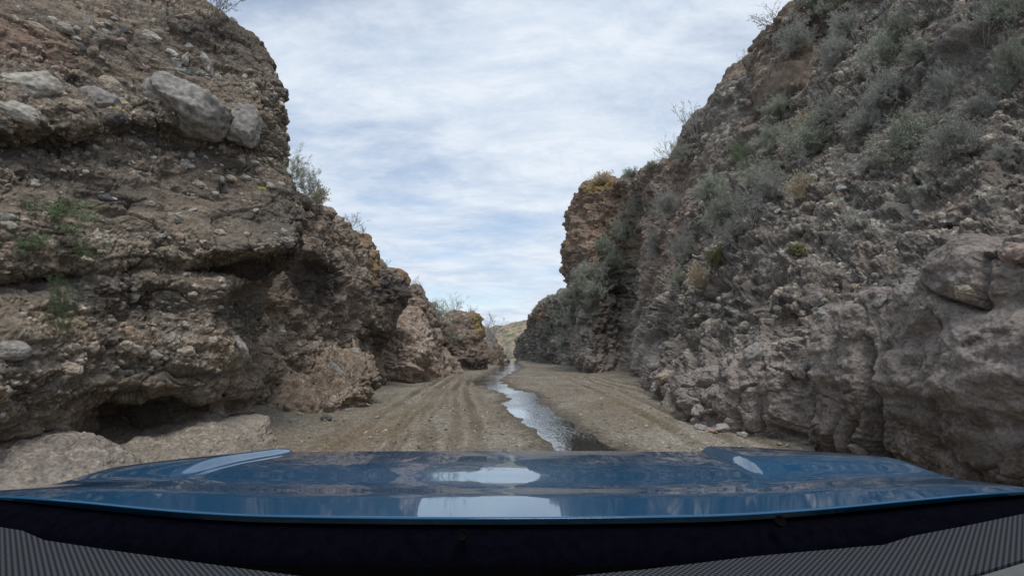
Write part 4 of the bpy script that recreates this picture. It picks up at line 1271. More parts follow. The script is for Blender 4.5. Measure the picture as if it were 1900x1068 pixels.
def make_shrub(form, tw, lf, seed):
    """Meshes (stems, foliage) of a plant about 1 m across with its base at the origin."""
    r = np.random.RandomState(seed)
    st, fo = Bag(), Bag()
    tips, tdir = [], []

    def stem(base, d, length, r0, bend, n=6, gen=0, sub=0, spread=0.7, sublen=0.5):
        pts = [np.array(base, float)]
        d = np.array(d, float)
        d /= np.linalg.norm(d)
        for i in range(n - 1):
            d = d + r.normal(size=3) * bend + np.array((0, 0, 0.03))
            d /= np.linalg.norm(d)
            pts.append(pts[-1] + d * length / (n - 1))
        pts = np.array(pts)
        V, Fs = tube_strip(pts, r0, r0 * 0.35)
        st.add(V, Fs)
        if gen == 0 or sub == 0:
            for q in np.linspace(0.35, 1.0, 6):
                i = q * (n - 1)
                a = int(min(n - 2, math.floor(i)))
                tips.append(pts[a] + (pts[a + 1] - pts[a]) * (i - a))
                tdir.append(pts[a + 1] - pts[a])
        if gen > 0:
            for _ in range(sub):
                q = r.uniform(0.25, 0.98)
                i = q * (n - 1)
                a = int(min(n - 2, math.floor(i)))
                p = pts[a] + (pts[a + 1] - pts[a]) * (i - a)
                dd = (pts[a + 1] - pts[a])
                dd = dd / np.linalg.norm(dd) + r.normal(size=3) * spread
                stem(p, dd, length * sublen * r.uniform(0.6, 1.2), r0 * 0.55, bend, 5, gen - 1, sub if gen > 1 else 0, spread, sublen)

    if form == 'wispy':
        for _ in range(30):
            az, el = r.uniform(0, 6.283), r.uniform(0.2, 1.5)
            stem((0, 0, 0), (math.cos(az) * math.cos(el), math.sin(az) * math.cos(el), math.sin(el)), r.uniform(0.45, 0.8), 0.008, 0.16, 6, 2, 6, 0.55, 0.5)
        nl, size = 3, 0.024
    elif form == 'sparse':
        for _ in range(12):
            az, el = r.uniform(0, 6.283), r.uniform(0.2, 1.5)
            stem((0, 0, 0), (math.cos(az) * math.cos(el), math.sin(az) * math.cos(el), math.sin(el)), r.uniform(0.45, 0.85), 0.005, 0.16, 6, 2, 5, 0.5, 0.5)
        nl, size = 3, 0.022
    elif form == 'leafy':
        for _ in range(20):
            az, el = r.uniform(0, 6.283), r.uniform(0.15, 1.5)
            stem((0, 0, 0), (math.cos(az) * math.cos(el), math.sin(az) * math.cos(el), math.sin(el)), r.uniform(0.4, 0.75), 0.009, 0.14, 6, 2, 5, 0.6, 0.48)
        nl, size = 9, 0.042
    elif form == 'bare':
        for _ in range(9):
            az, el = r.uniform(0, 6.283), r.uniform(0.6, 1.5)
            stem((0, 0, 0), (math.cos(az) * math.cos(el), math.sin(az) * math.cos(el), math.sin(el)), r.uniform(0.6, 1.05), 0.011, 0.12, 7, 2, 4, 0.5, 0.45)
        nl, size = 1, 0.03
    elif form == 'tree':
        stem((0, 0, 0), (0.1, 0, 1), 1.0, 0.014, 0.05, 8, 3, 6, 0.6, 0.5)
        nl, size = 1, 0.05
    elif form == 'tuft':
        for _ in range(200):
            az, el = r.uniform(0, 6.283), r.uniform(0.7, 1.5)
            d = np.array((math.cos(az) * math.cos(el), math.sin(az) * math.cos(el), math.sin(el)))
            ln = r.uniform(0.4, 0.95)
            b0 = np.array((r.normal() * 0.1, r.normal() * 0.1, 0))
            p = np.array([b0 + d * ln * q + np.array((0, 0, -0.25 * ln * (q ** 2) * math.cos(el) * 1.3)) for q in np.linspace(0, 1, 5)])
            V, Fs = tube_strip(p, 0.006, 0.003)
            st.add(V, Fs)
            tips.append(p[-1])
            tdir.append(p[-1] - p[-2])
            tips.append(p[-2])
            tdir.append(p[-1] - p[-2])
        nl, size = 3, 0.07
    elif form == 'hang':
        for _ in range(110):
            az = r.uniform(0, 6.283)
            ln = r.uniform(0.4, 1.0)
            b0 = np.array((r.normal() * 0.05, r.normal() * 0.05, 0))
            p = np.array([b0 + np.array((math.cos(az) * 0.2 * q, math.sin(az) * 0.2 * q, ln * (0.12 * q - 0.95 * q * q))) for q in np.linspace(0, 1, 7)])
            V, Fs = tube_strip(p, 0.006, 0.003)
            st.add(V, Fs)
            tips.append(p[-2])
            tdir.append(p[-1] - p[-2])
        nl, size = 2, 0.08
    tips, tdir = np.array(tips), np.array(tdir)
    C = np.repeat(tips, nl, 0)
    D = np.repeat(tdir, nl, 0)
    D = D / (np.linalg.norm(D, axis=1, keepdims=True) + 1e-9)
    C = C + r.normal(size=C.shape) * 0.018
    D = D + r.normal(size=D.shape) * (0.25 if form in ('tuft', 'hang') else 0.8)
    V, Fs = leaf_quads(C, D, size, r)
    fo.add(V, Fs)
    return st.mesh('stems', MAT_TW[tw]), fo.mesh('foliage', MAT_LF[lf])


_shr = {}


def shrub_meshes(form, tw, lf, seed):
    k = (form, tw, lf, seed)
    if k not in _shr:
        _shr[k] = make_shrub(form, tw, lf, seed)
    return _shr[k]


KINDS = {
    'sage': ('wispy', 'grey', 'sage'), 'grey': ('wispy', 'grey', 'bluegrey'), 'green': ('leafy', 'green', 'green'), 'dark': ('leafy', 'brown', 'dark'),
    'yellow': ('leafy', 'brown', 'yellow'), 'bare': ('bare', 'brown', 'sage'), 'straw': ('tuft', 'straw', 'straw'), 'hang': ('hang', 'straw', 'straw'), 'tree': ('tree', 'grey', 'sage'),
    'softgreen': ('sparse', 'green', 'green'), 'pale': ('sparse', 'grey', 'sage'), 'greybare': ('bare', 'grey', 'bluegrey'),
}


def plant(kind, px, py, w, h, label, group, name='shrub', cat='shrub', d=None, up=0.65, seed=None):
    """A plant whose outline is about w x h photo pixels, rooted where the ray through its lower middle meets the rock."""
    if d is not None:
        loc, nor = Vector(pt(px, py, d)), Vector((0, 0, 1))
        dist = loc.length
    else:
        b = hit(px, py)
        if b is None:
            __import__('sys').stderr.write('MISS %s %s %s\n' % (px, py, label)) or print('plant missed', px, py, label)
            return None
        dist, loc, nor, _ = b
    m = dist * math.cos(math.atan((px - 950) / 950.0)) / 950.0
    form, tw, lf = KINDS[kind]
    sd = seed if seed is not None else (1 + (int(px) * 7 + int(py)) % 2)
    ms, mf = shrub_meshes(form, tw, lf, sd)
    root = link(name, None)
    root.empty_display_size = 0.1
    axis = (nor * (1 - up) + Vector((0, 0, 1)) * up).normalized()
    q = orient(axis, (px * 1.7 + py) % 6.28)
    root.location = loc - nor * 0.03
    root.rotation_mode = 'QUATERNION'
    root.rotation_quaternion = q
    sx = w * m / 1.3
    sz = h * m / (0.95 if form not in ('hang', 'tree') else 1.1)
    root.scale = (sx, sx, sz)
    a = link('stems', ms, root)
    f = link('foliage', mf, root)
    return tag(root, label, cat, group)


SLOPE = 'shrubs on the right slope'
RIMR = 'plants on the right skyline'
RIML = 'plants on the left skyline'
PLANTS = [
    # right rim
    ('bare', 1447, 52, 80, 44, 'spiky branched bush sticking out left of the highest right crest', RIMR),
    ('sage', 1505, 30, 90, 60, 'broad grey-green bush on the highest right crest', RIMR),
    ('greybare', 1392, 122, 26, 24, 'tiny twiggy bush on the right skyline below the crest', RIMR),
    ('greybare', 1292, 262, 66, 60, 'wispy grey bush on the stepped right skyline', RIMR),
    ('bare', 1243, 298, 40, 40, 'thin bare bush left of the wispy grey skyline bush', RIMR),
    ('sage', 1266, 296, 46, 34, 'dull grey-green bush under the wispy grey skyline bush', RIMR),
    ('straw', 1116, 340, 60, 22, 'yellowish bush crowning the rusty pillar', RIMR),
    ('sage', 1170, 330, 34, 20, 'small sage bush just right of the rusty pillar top', RIMR),
    ('sage', 1207, 316, 34, 18, 'low sage bush on the rim between pillar and wispy bush', RIMR),
    ('sage', 996, 578, 16, 12, 'tiny round bush on the distant wall crest', RIMR),
    ('sage', 1018, 562, 18, 12, 'small bush on the distant wall crest nearer the pillar', RIMR),
    # slope
    ('grey', 1468, 100, 70, 60, 'grey bush just below the yellow-stained crest rock', SLOPE),
    ('grey', 1556, 118, 60, 56, 'blue-grey bush below the broad crest bush', SLOPE),
    ('grey', 1582, 62, 52, 56, 'grey bush near the top edge above the blue-grey bush', SLOPE),
    ('sage', 1640, 130, 86, 84, 'large grey-green bush high in the middle of the right slope', SLOPE),
    ('grey', 1648, 190, 80, 62, 'grey bush directly below the large grey-green one', SLOPE),
    ('sage', 1668, 72, 46, 48, 'small sage bush above the large grey-green bush', SLOPE),
    ('sage', 1708, 112, 56, 46, 'sage bush right of the large grey-green bush', SLOPE),
    ('grey', 1772, 176, 56, 62, 'pale grey bush among pale lichened rubble', SLOPE),
    ('greybare', 1830, 92, 110, 96, 'large twiggy grey-brown bush by the top right corner', SLOPE),
    ('sage', 1880, 40, 80, 70, 'sage bush in the top right corner', SLOPE),
    ('sage', 1885, 158, 60, 110, 'tall grey-green bush at the right edge', SLOPE),
    ('sage', 1700, 286, 110, 90, 'broad grey-green bush in the middle of the upper right slope', SLOPE),
    ('grey', 1768, 292, 90, 80, 'grey bush adjoining the broad grey-green bush on its right', SLOPE),
    ('greybare', 1735, 308, 70, 50, 'twiggy bush hanging below the broad grey-green bush', SLOPE),
    ('grey', 1542, 232, 70, 56, 'grey bush above the feathery straw grass', SLOPE),
    ('straw', 1500, 244, 50, 46, 'small straw tuft left of the grey bush above', SLOPE),
    ('sage', 1498, 290, 90, 70, 'sage bush below the small straw tuft', SLOPE),
    ('softgreen', 1390, 312, 62, 66, 'brightest green bush on the right slope', SLOPE),
    ('sage', 1322, 366, 62, 50, 'sage bush down-slope left of the brightest green bush', SLOPE),
    ('sage', 1420, 345, 80, 56, 'sage bush right under the brightest green bush', SLOPE),
    ('grey', 1438, 372, 66, 66, 'blue-grey bush left of the feathery straw grass', SLOPE),
    ('straw', 1487, 366, 62, 54, 'feathery straw grass beside the blue-grey bush', SLOPE, 'grass_tuft', 'grass'),
    ('sage', 1352, 412, 76, 66, 'sage bush halfway down the green streak of bushes', SLOPE),
    ('greybare', 1395, 420, 70, 70, 'bare-branched bush in the middle of the green streak', SLOPE),
    ('grey', 1362, 446, 60, 46, 'blue-grey bush at the bottom of the green streak', SLOPE),
    ('yellow', 1330, 492, 36, 46, 'small yellow-green bush below the green streak', SLOPE),
    ('grey', 1272, 488, 56, 66, 'grey bush left of the yellow-green bush', SLOPE),
    ('straw', 1298, 530, 58, 50, 'straw tuft below the yellow-green bush', SLOPE, 'grass_tuft', 'grass'),
    ('sage', 1262, 528, 40, 34, 'sage bush left of the lower straw tuft', SLOPE),
    ('grey', 1222, 474, 34, 56, 'thin grey bush in the gully left of the grey bush', SLOPE),
    ('sage', 1160, 446, 40, 50, 'sage bush on the ledge under the rusty pillar', SLOPE),
    ('sage', 1138, 500, 44, 46, 'sage bush halfway down the pillar ledge', SLOPE),
    ('sage', 1100, 548, 46, 34, 'sage bush low on the pillar ledge', SLOPE),
    ('sage', 1066, 596, 44, 30, 'sage bush where pillar ledge meets the distant wall', SLOPE),
    ('yellow', 1478, 470, 40, 26, 'low yellowish tuft above the deep crack', SLOPE),
    ('grey', 1862, 300, 50, 40, 'grey bush between right edge and twin grey bushes', SLOPE),
    ('hang', 1678, 600, 40, 92, 'dry grass strand hanging over the top of the right block', SLOPE, 'grass_tuft', 'grass'),
    ('hang', 1706, 455, 20, 60, 'thin dry strand hanging above the blocky boulder', SLOPE, 'grass_tuft', 'grass'),
    ('sage', 1186, 392, 40, 34, 'sage bush behind the rim at the head of the dark gully', SLOPE),
    ('sage', 1124, 470, 40, 40, 'sage bush near the pale patch on the rusty pillar', SLOPE),
    ('sage', 1086, 520, 44, 36, 'sage bush at the left end of the pillar ledge', SLOPE),
    ('sage', 1112, 520, 40, 36, 'sage bush in the middle of the lower pillar ledge', SLOPE),
    ('sage', 1060, 560, 40, 32, 'sage bush below the left end of the pillar ledge', SLOPE),
    ('sage', 1040, 590, 34, 26, 'upper sage bush on the distant dark wall', SLOPE),
    ('sage', 1022, 610, 34, 24, 'middle sage bush on the distant dark wall', SLOPE),
    ('sage', 1046, 640, 34, 24, 'low sage bush above the white boulder of the distant wall', SLOPE),
    ('grey', 1600, 250, 70, 56, 'grey bush right of the bush above the feathery straw', SLOPE),
    ('grey', 1812, 220, 60, 50, 'grey bush midway between pale bush and right edge', SLOPE),
    ('grey', 1615, 320, 56, 40, 'low grey bush left of the broad grey-green bush', SLOPE),
    ('greybare', 1590, 420, 50, 40, 'sparse twiggy bush in the rubble above the deep crack', SLOPE),
    ('sage', 1455, 210, 60, 48, 'sage bush right of the smooth brown shoulder', SLOPE),
    ('sage', 1440, 270, 60, 48, 'sage bush above the brightest green bush', SLOPE),
    ('grey', 1252, 400, 50, 60, 'grey bush high in the gully left of the green streak', SLOPE),
    ('greybare', 1560, 340, 50, 40, 'sparse twiggy bush right of the feathery straw grass', SLOPE),
    # left rim
    ('bare', 402, 34, 84, 50, 'bare twigs poking from the dome of the left cliff', RIML),
    ('pale', 541, 330, 60, 56, 'grey-green bush on the edge below the left dome', RIML),
    ('greybare', 652, 425, 44, 30, 'wispy bush on the stained buttress crest', RIML),
    ('bare', 672, 440, 30, 20, 'small bare bush on the rusty knob', RIML),
    ('greybare', 714, 502, 24, 18, 'tiny wispy bush behind the orange knob', RIML),
    ('greybare', 772, 536, 30, 20, 'small twiggy bush on the brown block', RIML),
    # left near green bush
    ('softgreen', 92, 420, 150, 62, 'soft green bush spreading on the left cliff face', 'green bushes on the left cliff'),
    ('softgreen', 40, 470, 90, 50, 'small green bush at the left edge below the spreading one', 'green bushes on the left cliff'),
    ('softgreen', 150, 480, 90, 56, 'green bush below right of the spreading one', 'green bushes on the left cliff'),
    ('softgreen', 112, 620, 60, 130, 'tall thin green plant trailing down to the hollow', 'green bushes on the left cliff'),
]


def build_plants():
    for p in PLANTS:
        kind, px, py, w, h, lab, grp = p[:7]
        nm = p[7] if len(p) > 7 else 'shrub'
        ct = p[8] if len(p) > 8 else 'shrub'
        plant(kind, px, py, w, h, lab, grp, nm, ct, up=0.75 if grp == 'green bushes on the left cliff' else 0.65)
    plant('pale', 566, 372, 84, 66, 'loose grey-green bush overhanging the descending skyline', RIML, d=11.6)
    plant('pale', 548, 352, 60, 60, 'wispy grey-green bush between the edge bush and the loose bush', RIML, d=11.0)
    plant('straw', 592, 374, 44, 34, 'straw-coloured tuft at the right of the loose grey-green bush', RIML, d=12.4)
    plant('pale', 818, 600, 60, 54, 'broad pale green bush on the skyline left of the headland', RIML, d=36)
    plant('greybare', 842, 585, 44, 40, 'leafless pale bush beside the broad pale green bush', RIML, d=38)
    plant('pale', 845, 634, 44, 24, 'green bush growing on the front of the headland', RIML, d=38.3)
    plant('greybare', 903, 630, 26, 40, 'thin leafless tree standing past the headland', RIML, 'tree', 'tree', d=52)
    plant('greybare', 913, 645, 60, 50, 'hazy grey-brown thicket at the bend', RIML, d=51)
    plant('greybare', 940, 668, 40, 30, 'grey thicket at the end of the stream', RIML, d=80)
    plant('bare', 872, 582, 24, 14, 'small bush on the headland crest', RIML, d=42)


# ------------------------------------------------------------------ car
def build_car():
    car = link('car', None)
    car.empty_display_size = 0.2
    tag(car, 'metallic blue car, its hood and dashboard edge seen from the driver seat', 'car')
    # paint
    m, nt, b = nmat('blue_car_paint')
    b.inputs['Metallic'].default_value = 0.0
    b.inputs['Specular IOR Level'].default_value = 0.1
    b.inputs['Roughness'].default_value = 0.38
    b.inputs['Coat Weight'].default_value = 1.0
    b.inputs['Coat IOR'].default_value = 1.45
    b.inputs['Coat Roughness'].default_value = 0.02
    tc = N(nt, 'ShaderNodeTexCoord')
    nz = N(nt, 'ShaderNodeTexNoise', i_Scale=9, i_Detail=6, i_Roughness=0.7)
    nt.links.new(tc.outputs['Object'], nz.inputs['Vector'])
    mr = N(nt, 'ShaderNodeMapRange')
    mr.inputs['From Min'].default_value = 0.4
    mr.inputs['From Max'].default_value = 0.75
    mr.inputs['To Min'].default_value = 0.015
    mr.inputs['To Max'].default_value = 0.035
    nt.links.new(nz.outputs['Fac'], mr.inputs['Value'])
    nt.links.new(mr.outputs[0], b.inputs['Coat Roughness'])
    # a thin film of dried dust in streaks and specks
    n5 = N(nt, 'ShaderNodeTexNoise', i_Scale=55, i_Detail=6, i_Roughness=0.75)
    n6 = N(nt, 'ShaderNodeTexVoronoi', i_Scale=210)
    for q in (n5, n6):
        nt.links.new(tc.outputs['Object'], q.inputs['Vector'])
    r5 = N(nt, 'ShaderNodeMapRange')
    r5.inputs['From Min'].default_value = 0.42
    r5.inputs['From Max'].default_value = 0.8
    r5.inputs['To Max'].default_value = 0.035
    nt.links.new(n5.outputs['Fac'], r5.inputs['Value'])
    r6 = N(nt, 'ShaderNodeMapRange')
    r6.inputs['From Min'].default_value = 0.16
    r6.inputs['From Max'].default_value = 0.10
    r6.inputs['To Max'].default_value = 0.03
    nt.links.new(n6.outputs['Distance'], r6.inputs['Value'])
    ad = N(nt, 'ShaderNodeMath', operation='ADD')
    nt.links.new(r5.outputs[0], ad.inputs[0])
    nt.links.new(r6.outputs[0], ad.inputs[1])
    dm = N(nt, 'ShaderNodeMix', data_type='RGBA')
    dm.inputs['A'].default_value = (0.001, 0.066, 0.155, 1)
    dm.inputs['B'].default_value = (0.16, 0.15, 0.13, 1)
    nt.links.new(ad.outputs[0], dm.inputs['Factor'])
    nt.links.new(dm.outputs['Result'], b.inputs['Base Color'])
    PAINT = m
    black = plain('black_plastic', (0.0012, 0.0012, 0.0013), 0.95, 0.3, 40, 0.0)
    navy = plain('dark_navy_liner', (0.0015, 0.0017, 0.004), 0.95, 0.5, 60, 0.02, bump=0.2)
    grey = plain('grey_dash_trim', (0.10, 0.105, 0.105), 0.7, 0.15, 60, 0.3)
    X0 = -0.045
    # hood centre-line: slope as a function of the viewing depression, integrated forward
    th = np.array([7.0, 10.0, 10.8, 11.8, 12.4, 13.05, 13.7, 14.2, 14.5, 15.0, 15.2, 17.6, 19])
    sl = np.array([9.0, 7.5, 6.7, 6.1, 4.5, 3.5, 4.3, 7.2, 8.6, 8.4, 4.45, 5.2, 5.4])
    ys = [0.70]
    zs = [CAM_H - 0.3225 * 0.70]
    while ys[-1] < 1.90:
        a = math.degrees(math.atan2(CAM_H - zs[-1], ys[-1]))
        s = math.tan(math.radians(np.interp(a, th, sl)))
        ys.append(ys[-1] + 0.002)
        zs.append(zs[-1] - 0.002 * s)
    ys, zs = np.array(ys), np.array(zs)
    k = 9
    zs2 = np.convolve(np.pad(zs, k, mode='reflect', reflect_type='odd'), np.ones(2 * k + 1) / (2 * k + 1), 'valid')
    ns, nt_ = 420, 320
    S = np.linspace(-1, 1, ns)
    T = np.concatenate([np.linspace(0, 0.004, 6, endpoint=False), np.linspace(0.004, 1, nt_), 1 + np.array([0.012, 0.024, 0.034, 0.040, 0.043])])
    TT, SS = np.meshgrid(T, S, indexing='ij')
    rear = 0.745 + 0.13 * SS ** 2
    front = 1.84 - 0.16 * np.abs(SS) ** 2.5
    Y = rear + (front - rear) * TT
    W = np.where(SS > 0, 0.955, 0.905) + 0.135 * (Y - 0.9)
    X = X0 + SS * W
    Z = np.interp(Y, ys, zs2)
    ax = np.abs(X - X0)
    # inner step of the raised fender line, fading to the rear
    cr = np.where(SS > 0, 0.585 + 0.18 * (Y - 1.22), 0.65 + 0.06 * (Y - 1.13))
    cw = np.where(SS > 0, 0.011, 0.015)
    fade = sstep(1.02, 1.28, Y) * (1 - 0.5 * sstep(1.65, 1.85, Y))
    Z = Z + np.where(SS > 0, 0.022, 0.019) * fade * sstep(-1, 1, (ax - cr) / cw) + 0.02 * sstep(0.3, 0.9, ax) * (1 - sstep(1.0, 1.8, Y)) - 0.004 * sstep(1.5, 1.8, Y) * sstep(0.75, 1.0, ax)
    Z = Z - np.where(SS < 0, 0.062, 0.02) * np.clip((np.abs(SS) - 0.62) / 0.38, 0, 1) ** 1.7 * (0.2 + 0.8 * np.clip((Y - 0.8) / 0.9, 0, 1))
    # shoulder and front edge roll-off
    Z = Z - 0.10 * np.clip((np.abs(SS) - 0.94) / 0.06, 0, 1) ** 2
    Z = Z - np.where(TT > 1, ((TT - 1) / 0.043) ** 2 * 0.09, 0) - 0.006 * sstep(0.95, 1.0, TT)
    Z = Z - 0.0012 * np.clip((0.003 - TT) / 0.003, 0, 1) ** 2
    P = np.stack([X, Y, Z], -1)
    link('hood', grid_mesh('hood', P, PAINT), car)
    # lip turned under the rear edge
    e = P[0]
    lip = np.stack([e, e + (0, -0.0008, -0.0006), e + (0, -0.0006, -0.002), e + (0, 0.02, -0.005)], 0)
    link('hood_lip', grid_mesh('hood_lip', lip, PAINT, flip=True), car)
    # front face and fenders
    f0 = P[-1]
    face = np.stack([f0, f0 + (0, 0.03, -0.10), f0 + (0, 0.05, -0.35), f0 + (0, 0.02, -0.62)], 0)
    link('front_panel', grid_mesh('front_panel', face, PAINT), car)
    for sgn, col in ((-1, 0), (1, -1)):
        g = P[:, col]
        fen = np.stack([g, g + (sgn * 0.025, 0, -0.05), g + (sgn * 0.05, 0, -0.25), g + (sgn * 0.04, 0, -0.5)], 1)
        link('fender', grid_mesh('fender', fen, PAINT, flip=(sgn > 0)), car)
    # cowl under the rear edge: liner then black tray
    Sx = np.linspace(-1.15, 1.15, 120)
    ry = 0.745 + 0.13 * np.clip(Sx, -1, 1) ** 2
    xs = X0 + Sx * 0.945
    ze = np.interp(ry, ys, zs2) + 0.02 * sstep(0.3, 0.9, np.abs(xs - X0))
    sag = 0.018 * (1 - Sx ** 2)
    cow = np.stack([np.stack([xs, ry + 0.02, ze - 0.016], -1), np.stack([xs, ry - 0.012, ze - 0.016 - 0.2 * sag], -1), np.stack([xs, ry - 0.028, ze - 0.021 - 0.9 * sag], -1), np.stack([xs, ry - 0.036, ze - 0.024 - 1.2 * sag], -1), np.stack([xs, ry - 0.034, ze - 0.06 - sag], -1)], 0)
    link('cowl_liner', grid_mesh('cowl_liner', cow, navy), car)
    tray = np.stack([np.stack([xs, ry - 0.030, ze - 0.05], -1), np.stack([xs, ry - 0.12, ze - 0.075], -1), np.stack([xs * 1.2, ry * 0 + 0.20, ze - 0.10], -1)], 0)
    link('cowl_tray', grid_mesh('cowl_tray', tray, black), car)
    # push clips on the liner
    for cpx, cpy in ((858, 992), (1447, 966)):
        loc = Vector(pt(cpx, cpy, 0.712 if cpx < 1000 else 0.735))
        ths = np.linspace(0, 2 * np.pi, 20, endpoint=False)
        rows = []
        for rr, hh in ((0.0075, -0.004), (0.0075, 0.002), (0.007, 0.0032), (0.0055, 0.0012), (0.0005, 0.0010)):
            rows.append(np.stack([np.cos(ths) * rr, np.sin(ths) * rr, np.full(20, hh)], -1))
        c = link('push_clip', grid_mesh('push_clip', np.array(rows), plain('clip_plastic', (0.0016, 0.0017, 0.0028), 0.8, 0.1, 30, 0.05), wrap=True), car)
        c.location = loc
        c.rotation_euler = (math.radians(62), 0, 0)
    # perforated dash panels
    m, nt, b = nmat('perforated_dash_mesh')
    L = nt.links.new
    tc = N(nt, 'ShaderNodeTexCoord')
    sp = N(nt, 'ShaderNodeSeparateXYZ')
    L(tc.outputs['Object'], sp.inputs[0])
    per = 0.0031
    fac = []
    for op in ('ADD', 'SUBTRACT'):
        a = N(nt, 'ShaderNodeMath', operation=op)
        L(sp.outputs['X'], a.inputs[0])
        L(sp.outputs['Y'], a.inputs[1])
        k2 = N(nt, 'ShaderNodeMath', operation='MULTIPLY')
        k2.inputs[1].default_value = 2 * math.pi / (per * math.sqrt(2))
        L(a.outputs[0], k2.inputs[0])
        sn = N(nt, 'ShaderNodeMath', operation='SINE')
        L(k2.outputs[0], sn.inputs[0])
        fac.append(sn)
    sm = N(nt, 'ShaderNodeMath', operation='ADD')
    L(fac[0].outputs[0], sm.inputs[0])
    L(fac[1].outputs[0], sm.inputs[1])
    rp = N(nt, 'ShaderNodeMapRange')
    rp.inputs['From Min'].default_value = -0.35
    rp.inputs['From Max'].default_value = 0.45
    L(sm.outputs[0], rp.inputs['Value'])
    mx = N(nt, 'ShaderNodeMix', data_type='RGBA')
    mx.inputs['A'].default_value = (0.003, 0.004, 0.006, 1)  # both tones darkened to stand in for shade of a roof not built
    mx.inputs['B'].default_value = (0.055, 0.06, 0.068, 1)
    L(rp.outputs[0], mx.inputs['Factor'])
    L(mx.outputs['Result'], b.inputs['Base Color'])
    b.inputs['Roughness'].default_value = 0.8
    b.inputs['Specular IOR Level'].default_value = 0.15
    DZ = 1.30

    def dash_pt(px, py):
        r = ray(px, py)
        t = (DZ - CAM_H) / r.z
        return (r.x * t, r.y * t, DZ)

    def plate(name, outline, mat, thick=0.012):
        o = [dash_pt(*p) for p in outline]
        n = len(o)
        V = [(x, y, z) for x, y, z in o] + [(x, y, z - thick) for x, y, z in o]
        me = bpy.data.meshes.new(name)
        Fs = [tuple(range(n)), tuple(range(2 * n - 1, n - 1, -1))] + [(i, i + n, (i + 1) % n + n, (i + 1) % n) for i in range(n)]
        me.from_pydata(V, [], Fs)
        me.materials.append(mat)
        me.update()
        return link(name, me, car)
    plate('speaker_mesh', [(-420, 935), (-150, 962), (0, 977), (40, 983), (82, 1001), (200, 1019), (400, 1047), (560, 1068), (700, 1085), (560, 1400), (-300, 1400)], m)
    plate('speaker_mesh', [(1040, 1070), (1200, 1055), (1400, 1031), (1600, 1013), (1640, 1010), (1690, 994), (1800, 973), (1900, 952), (2150, 900), (2150, 960), (1900, 1036), (1795, 1068), (1500, 1200), (900, 1200)], m)
    plate('dash_trim', [(1818, 1068), (1900, 1043), (2150, 968), (2150, 1250), (1500, 1250)], grey)
    return car


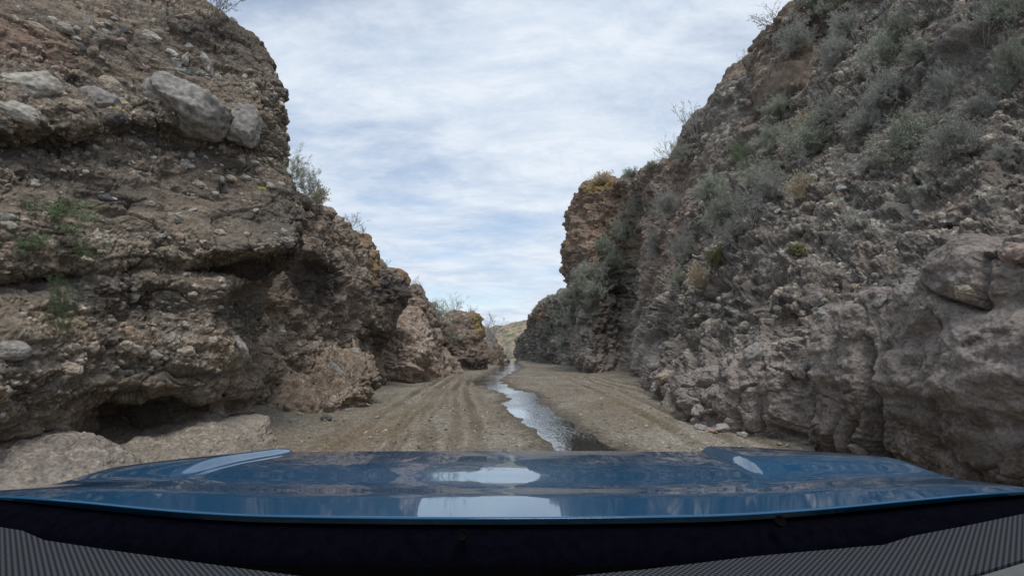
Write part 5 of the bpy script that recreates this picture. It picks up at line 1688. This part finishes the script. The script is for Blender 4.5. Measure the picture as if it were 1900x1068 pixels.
# ------------------------------------------------------------------ world, light, camera
def build_world():
    w = bpy.data.worlds.new('World')
    scene.world = w
    w.use_nodes = True
    nt = w.node_tree
    L = nt.links.new
    for n in list(nt.nodes):
        nt.nodes.remove(n)
    out = nt.nodes.new('ShaderNodeOutputWorld')
    SUN_EL, SUN_AZ = 66.0, 165.0        # azimuth: degrees from +Y towards +X
    sky = N(nt, 'ShaderNodeTexSky', sky_type='NISHITA', sun_disc=False)
    sky.sun_elevation = math.radians(SUN_EL)
    sky.sun_rotation = math.radians(SUN_AZ)
    sky.air_density = 1.0
    sky.dust_density = 0.6
    sky.ozone_density = 1.5
    bg = nt.nodes.new('ShaderNodeBackground')
    bg.inputs['Strength'].default_value = 0.12
    tc = nt.nodes.new('ShaderNodeTexCoord')
    sp = nt.nodes.new('ShaderNodeSeparateXYZ')
    L(tc.outputs['Generated'], sp.inputs[0])
    zc = N(nt, 'ShaderNodeMath', operation='MAXIMUM')
    zc.inputs[1].default_value = 0.0
    L(sp.outputs['Z'], zc.inputs[0])
    za = N(nt, 'ShaderNodeMath', operation='ADD')
    za.inputs[1].default_value = 0.16
    L(zc.outputs[0], za.inputs[0])
    dx = N(nt, 'ShaderNodeMath', operation='DIVIDE')
    dy = N(nt, 'ShaderNodeMath', operation='DIVIDE')
    L(sp.outputs['X'], dx.inputs[0])
    L(za.outputs[0], dx.inputs[1])
    L(sp.outputs['Y'], dy.inputs[0])
    L(za.outputs[0], dy.inputs[1])
    cb = nt.nodes.new('ShaderNodeCombineXYZ')
    L(dx.outputs[0], cb.inputs[0])
    L(dy.outputs[0], cb.inputs[1])
    mp = nt.nodes.new('ShaderNodeMapping')
    mp.inputs['Rotation'].default_value = (0, 0, math.radians(18))
    mp.inputs['Scale'].default_value = (0.75, 1.25, 1)
    mp.inputs['Location'].default_value = (1.7, 0.4, 0)
    L(cb.outputs[0], mp.inputs['Vector'])
    n1 = N(nt, 'ShaderNodeTexNoise', i_Scale=1.15, i_Detail=12, i_Roughness=0.6, i_Distortion=0.25)
    n2 = N(nt, 'ShaderNodeTexNoise', i_Scale=3.0, i_Detail=14, i_Roughness=0.71, i_Distortion=0.3)
    L(mp.outputs[0], n1.inputs['Vector'])
    L(mp.outputs[0], n2.inputs['Vector'])
    cov = N(nt, 'ShaderNodeMapRange', interpolation_type='SMOOTHSTEP')
    cov.inputs['From Min'].default_value = 0.30
    cov.inputs['From Max'].default_value = 0.56
    cov.inputs['To Min'].default_value = 0.3
    cov.inputs['To Max'].default_value = 1.0
    L(n1.outputs['Fac'], cov.inputs['Value'])
    # cloud brightness: thin bright veil to grey-blue thicker parts
    cr = nt.nodes.new('ShaderNodeValToRGB')
    cr.color_ramp.elements[0].position = 0.34
    cr.color_ramp.elements[0].color = (0.455, 0.54, 0.66, 1)
    cr.color_ramp.elements[1].position = 0.6
    cr.color_ramp.elements[1].color = (0.65, 0.705, 0.775, 1)
    L(n2.outputs['Fac'], cr.inputs['Fac'])
    bc = nt.nodes.new('ShaderNodeBackground')
    bc.inputs['Strength'].default_value = 0.95
    L(cr.outputs['Color'], bc.inputs['Color'])
    L(sky.outputs[0], bg.inputs['Color'])
    mix_ = nt.nodes.new('ShaderNodeMixShader')
    L(cov.outputs[0], mix_.inputs[0])
    L(bg.outputs[0], mix_.inputs[1])
    L(bc.outputs[0], mix_.inputs[2])
    L(mix_.outputs[0], out.inputs['Surface'])
    sl = bpy.data.lights.new('sun', 'SUN')
    sl.energy = 1.5
    sl.angle = math.radians(22)
    sl.color = (1.0, 0.95, 0.88)
    so = link('sun', sl)
    el, az = math.radians(SUN_EL), math.radians(SUN_AZ)
    dv = Vector((math.sin(az) * math.cos(el), math.cos(az) * math.cos(el), math.sin(el)))
    so.rotation_euler = (-dv).to_track_quat('-Z', 'Y').to_euler()
    so.location = (-10, 5, 40)


def build_camera():
    c = bpy.data.cameras.new('camera')
    c.sensor_width = 36
    c.lens = 18.0
    c.clip_start = 0.02
    c.clip_end = 2000
    o = link('camera', c)
    o.location = (0, 0, CAM_H)
    o.rotation_euler = (math.radians(90) + PITCH, 0, 0)
    scene.camera = o


import time as _t
_t0 = _t.time()


def lap(s):
    print('LAP', s, round(_t.time() - _t0, 1))


build_world()
build_camera()
build_front_cliff(); lap('front')
build_second_buttress(); lap('second')
build_right_wall(); lap('right')
build_far_wall(); lap('far')
build_outcrops(); lap('outcrops')
build_far_hill()
build_ground(); lap('ground')
bpy.context.view_layer.update()
build_gravel()
build_boulders(); lap('boulders')
build_plants(); lap('plants')
build_car(); lap('car')
vs = scene.view_settings
vs.view_transform = 'Standard'
vs.look = 'None'
vs.exposure = 0.4
vs.gamma = 1.0
scene.render.film_transparent = False
scene.cycles.use_denoising = True
scene.cycles.max_bounces = 6
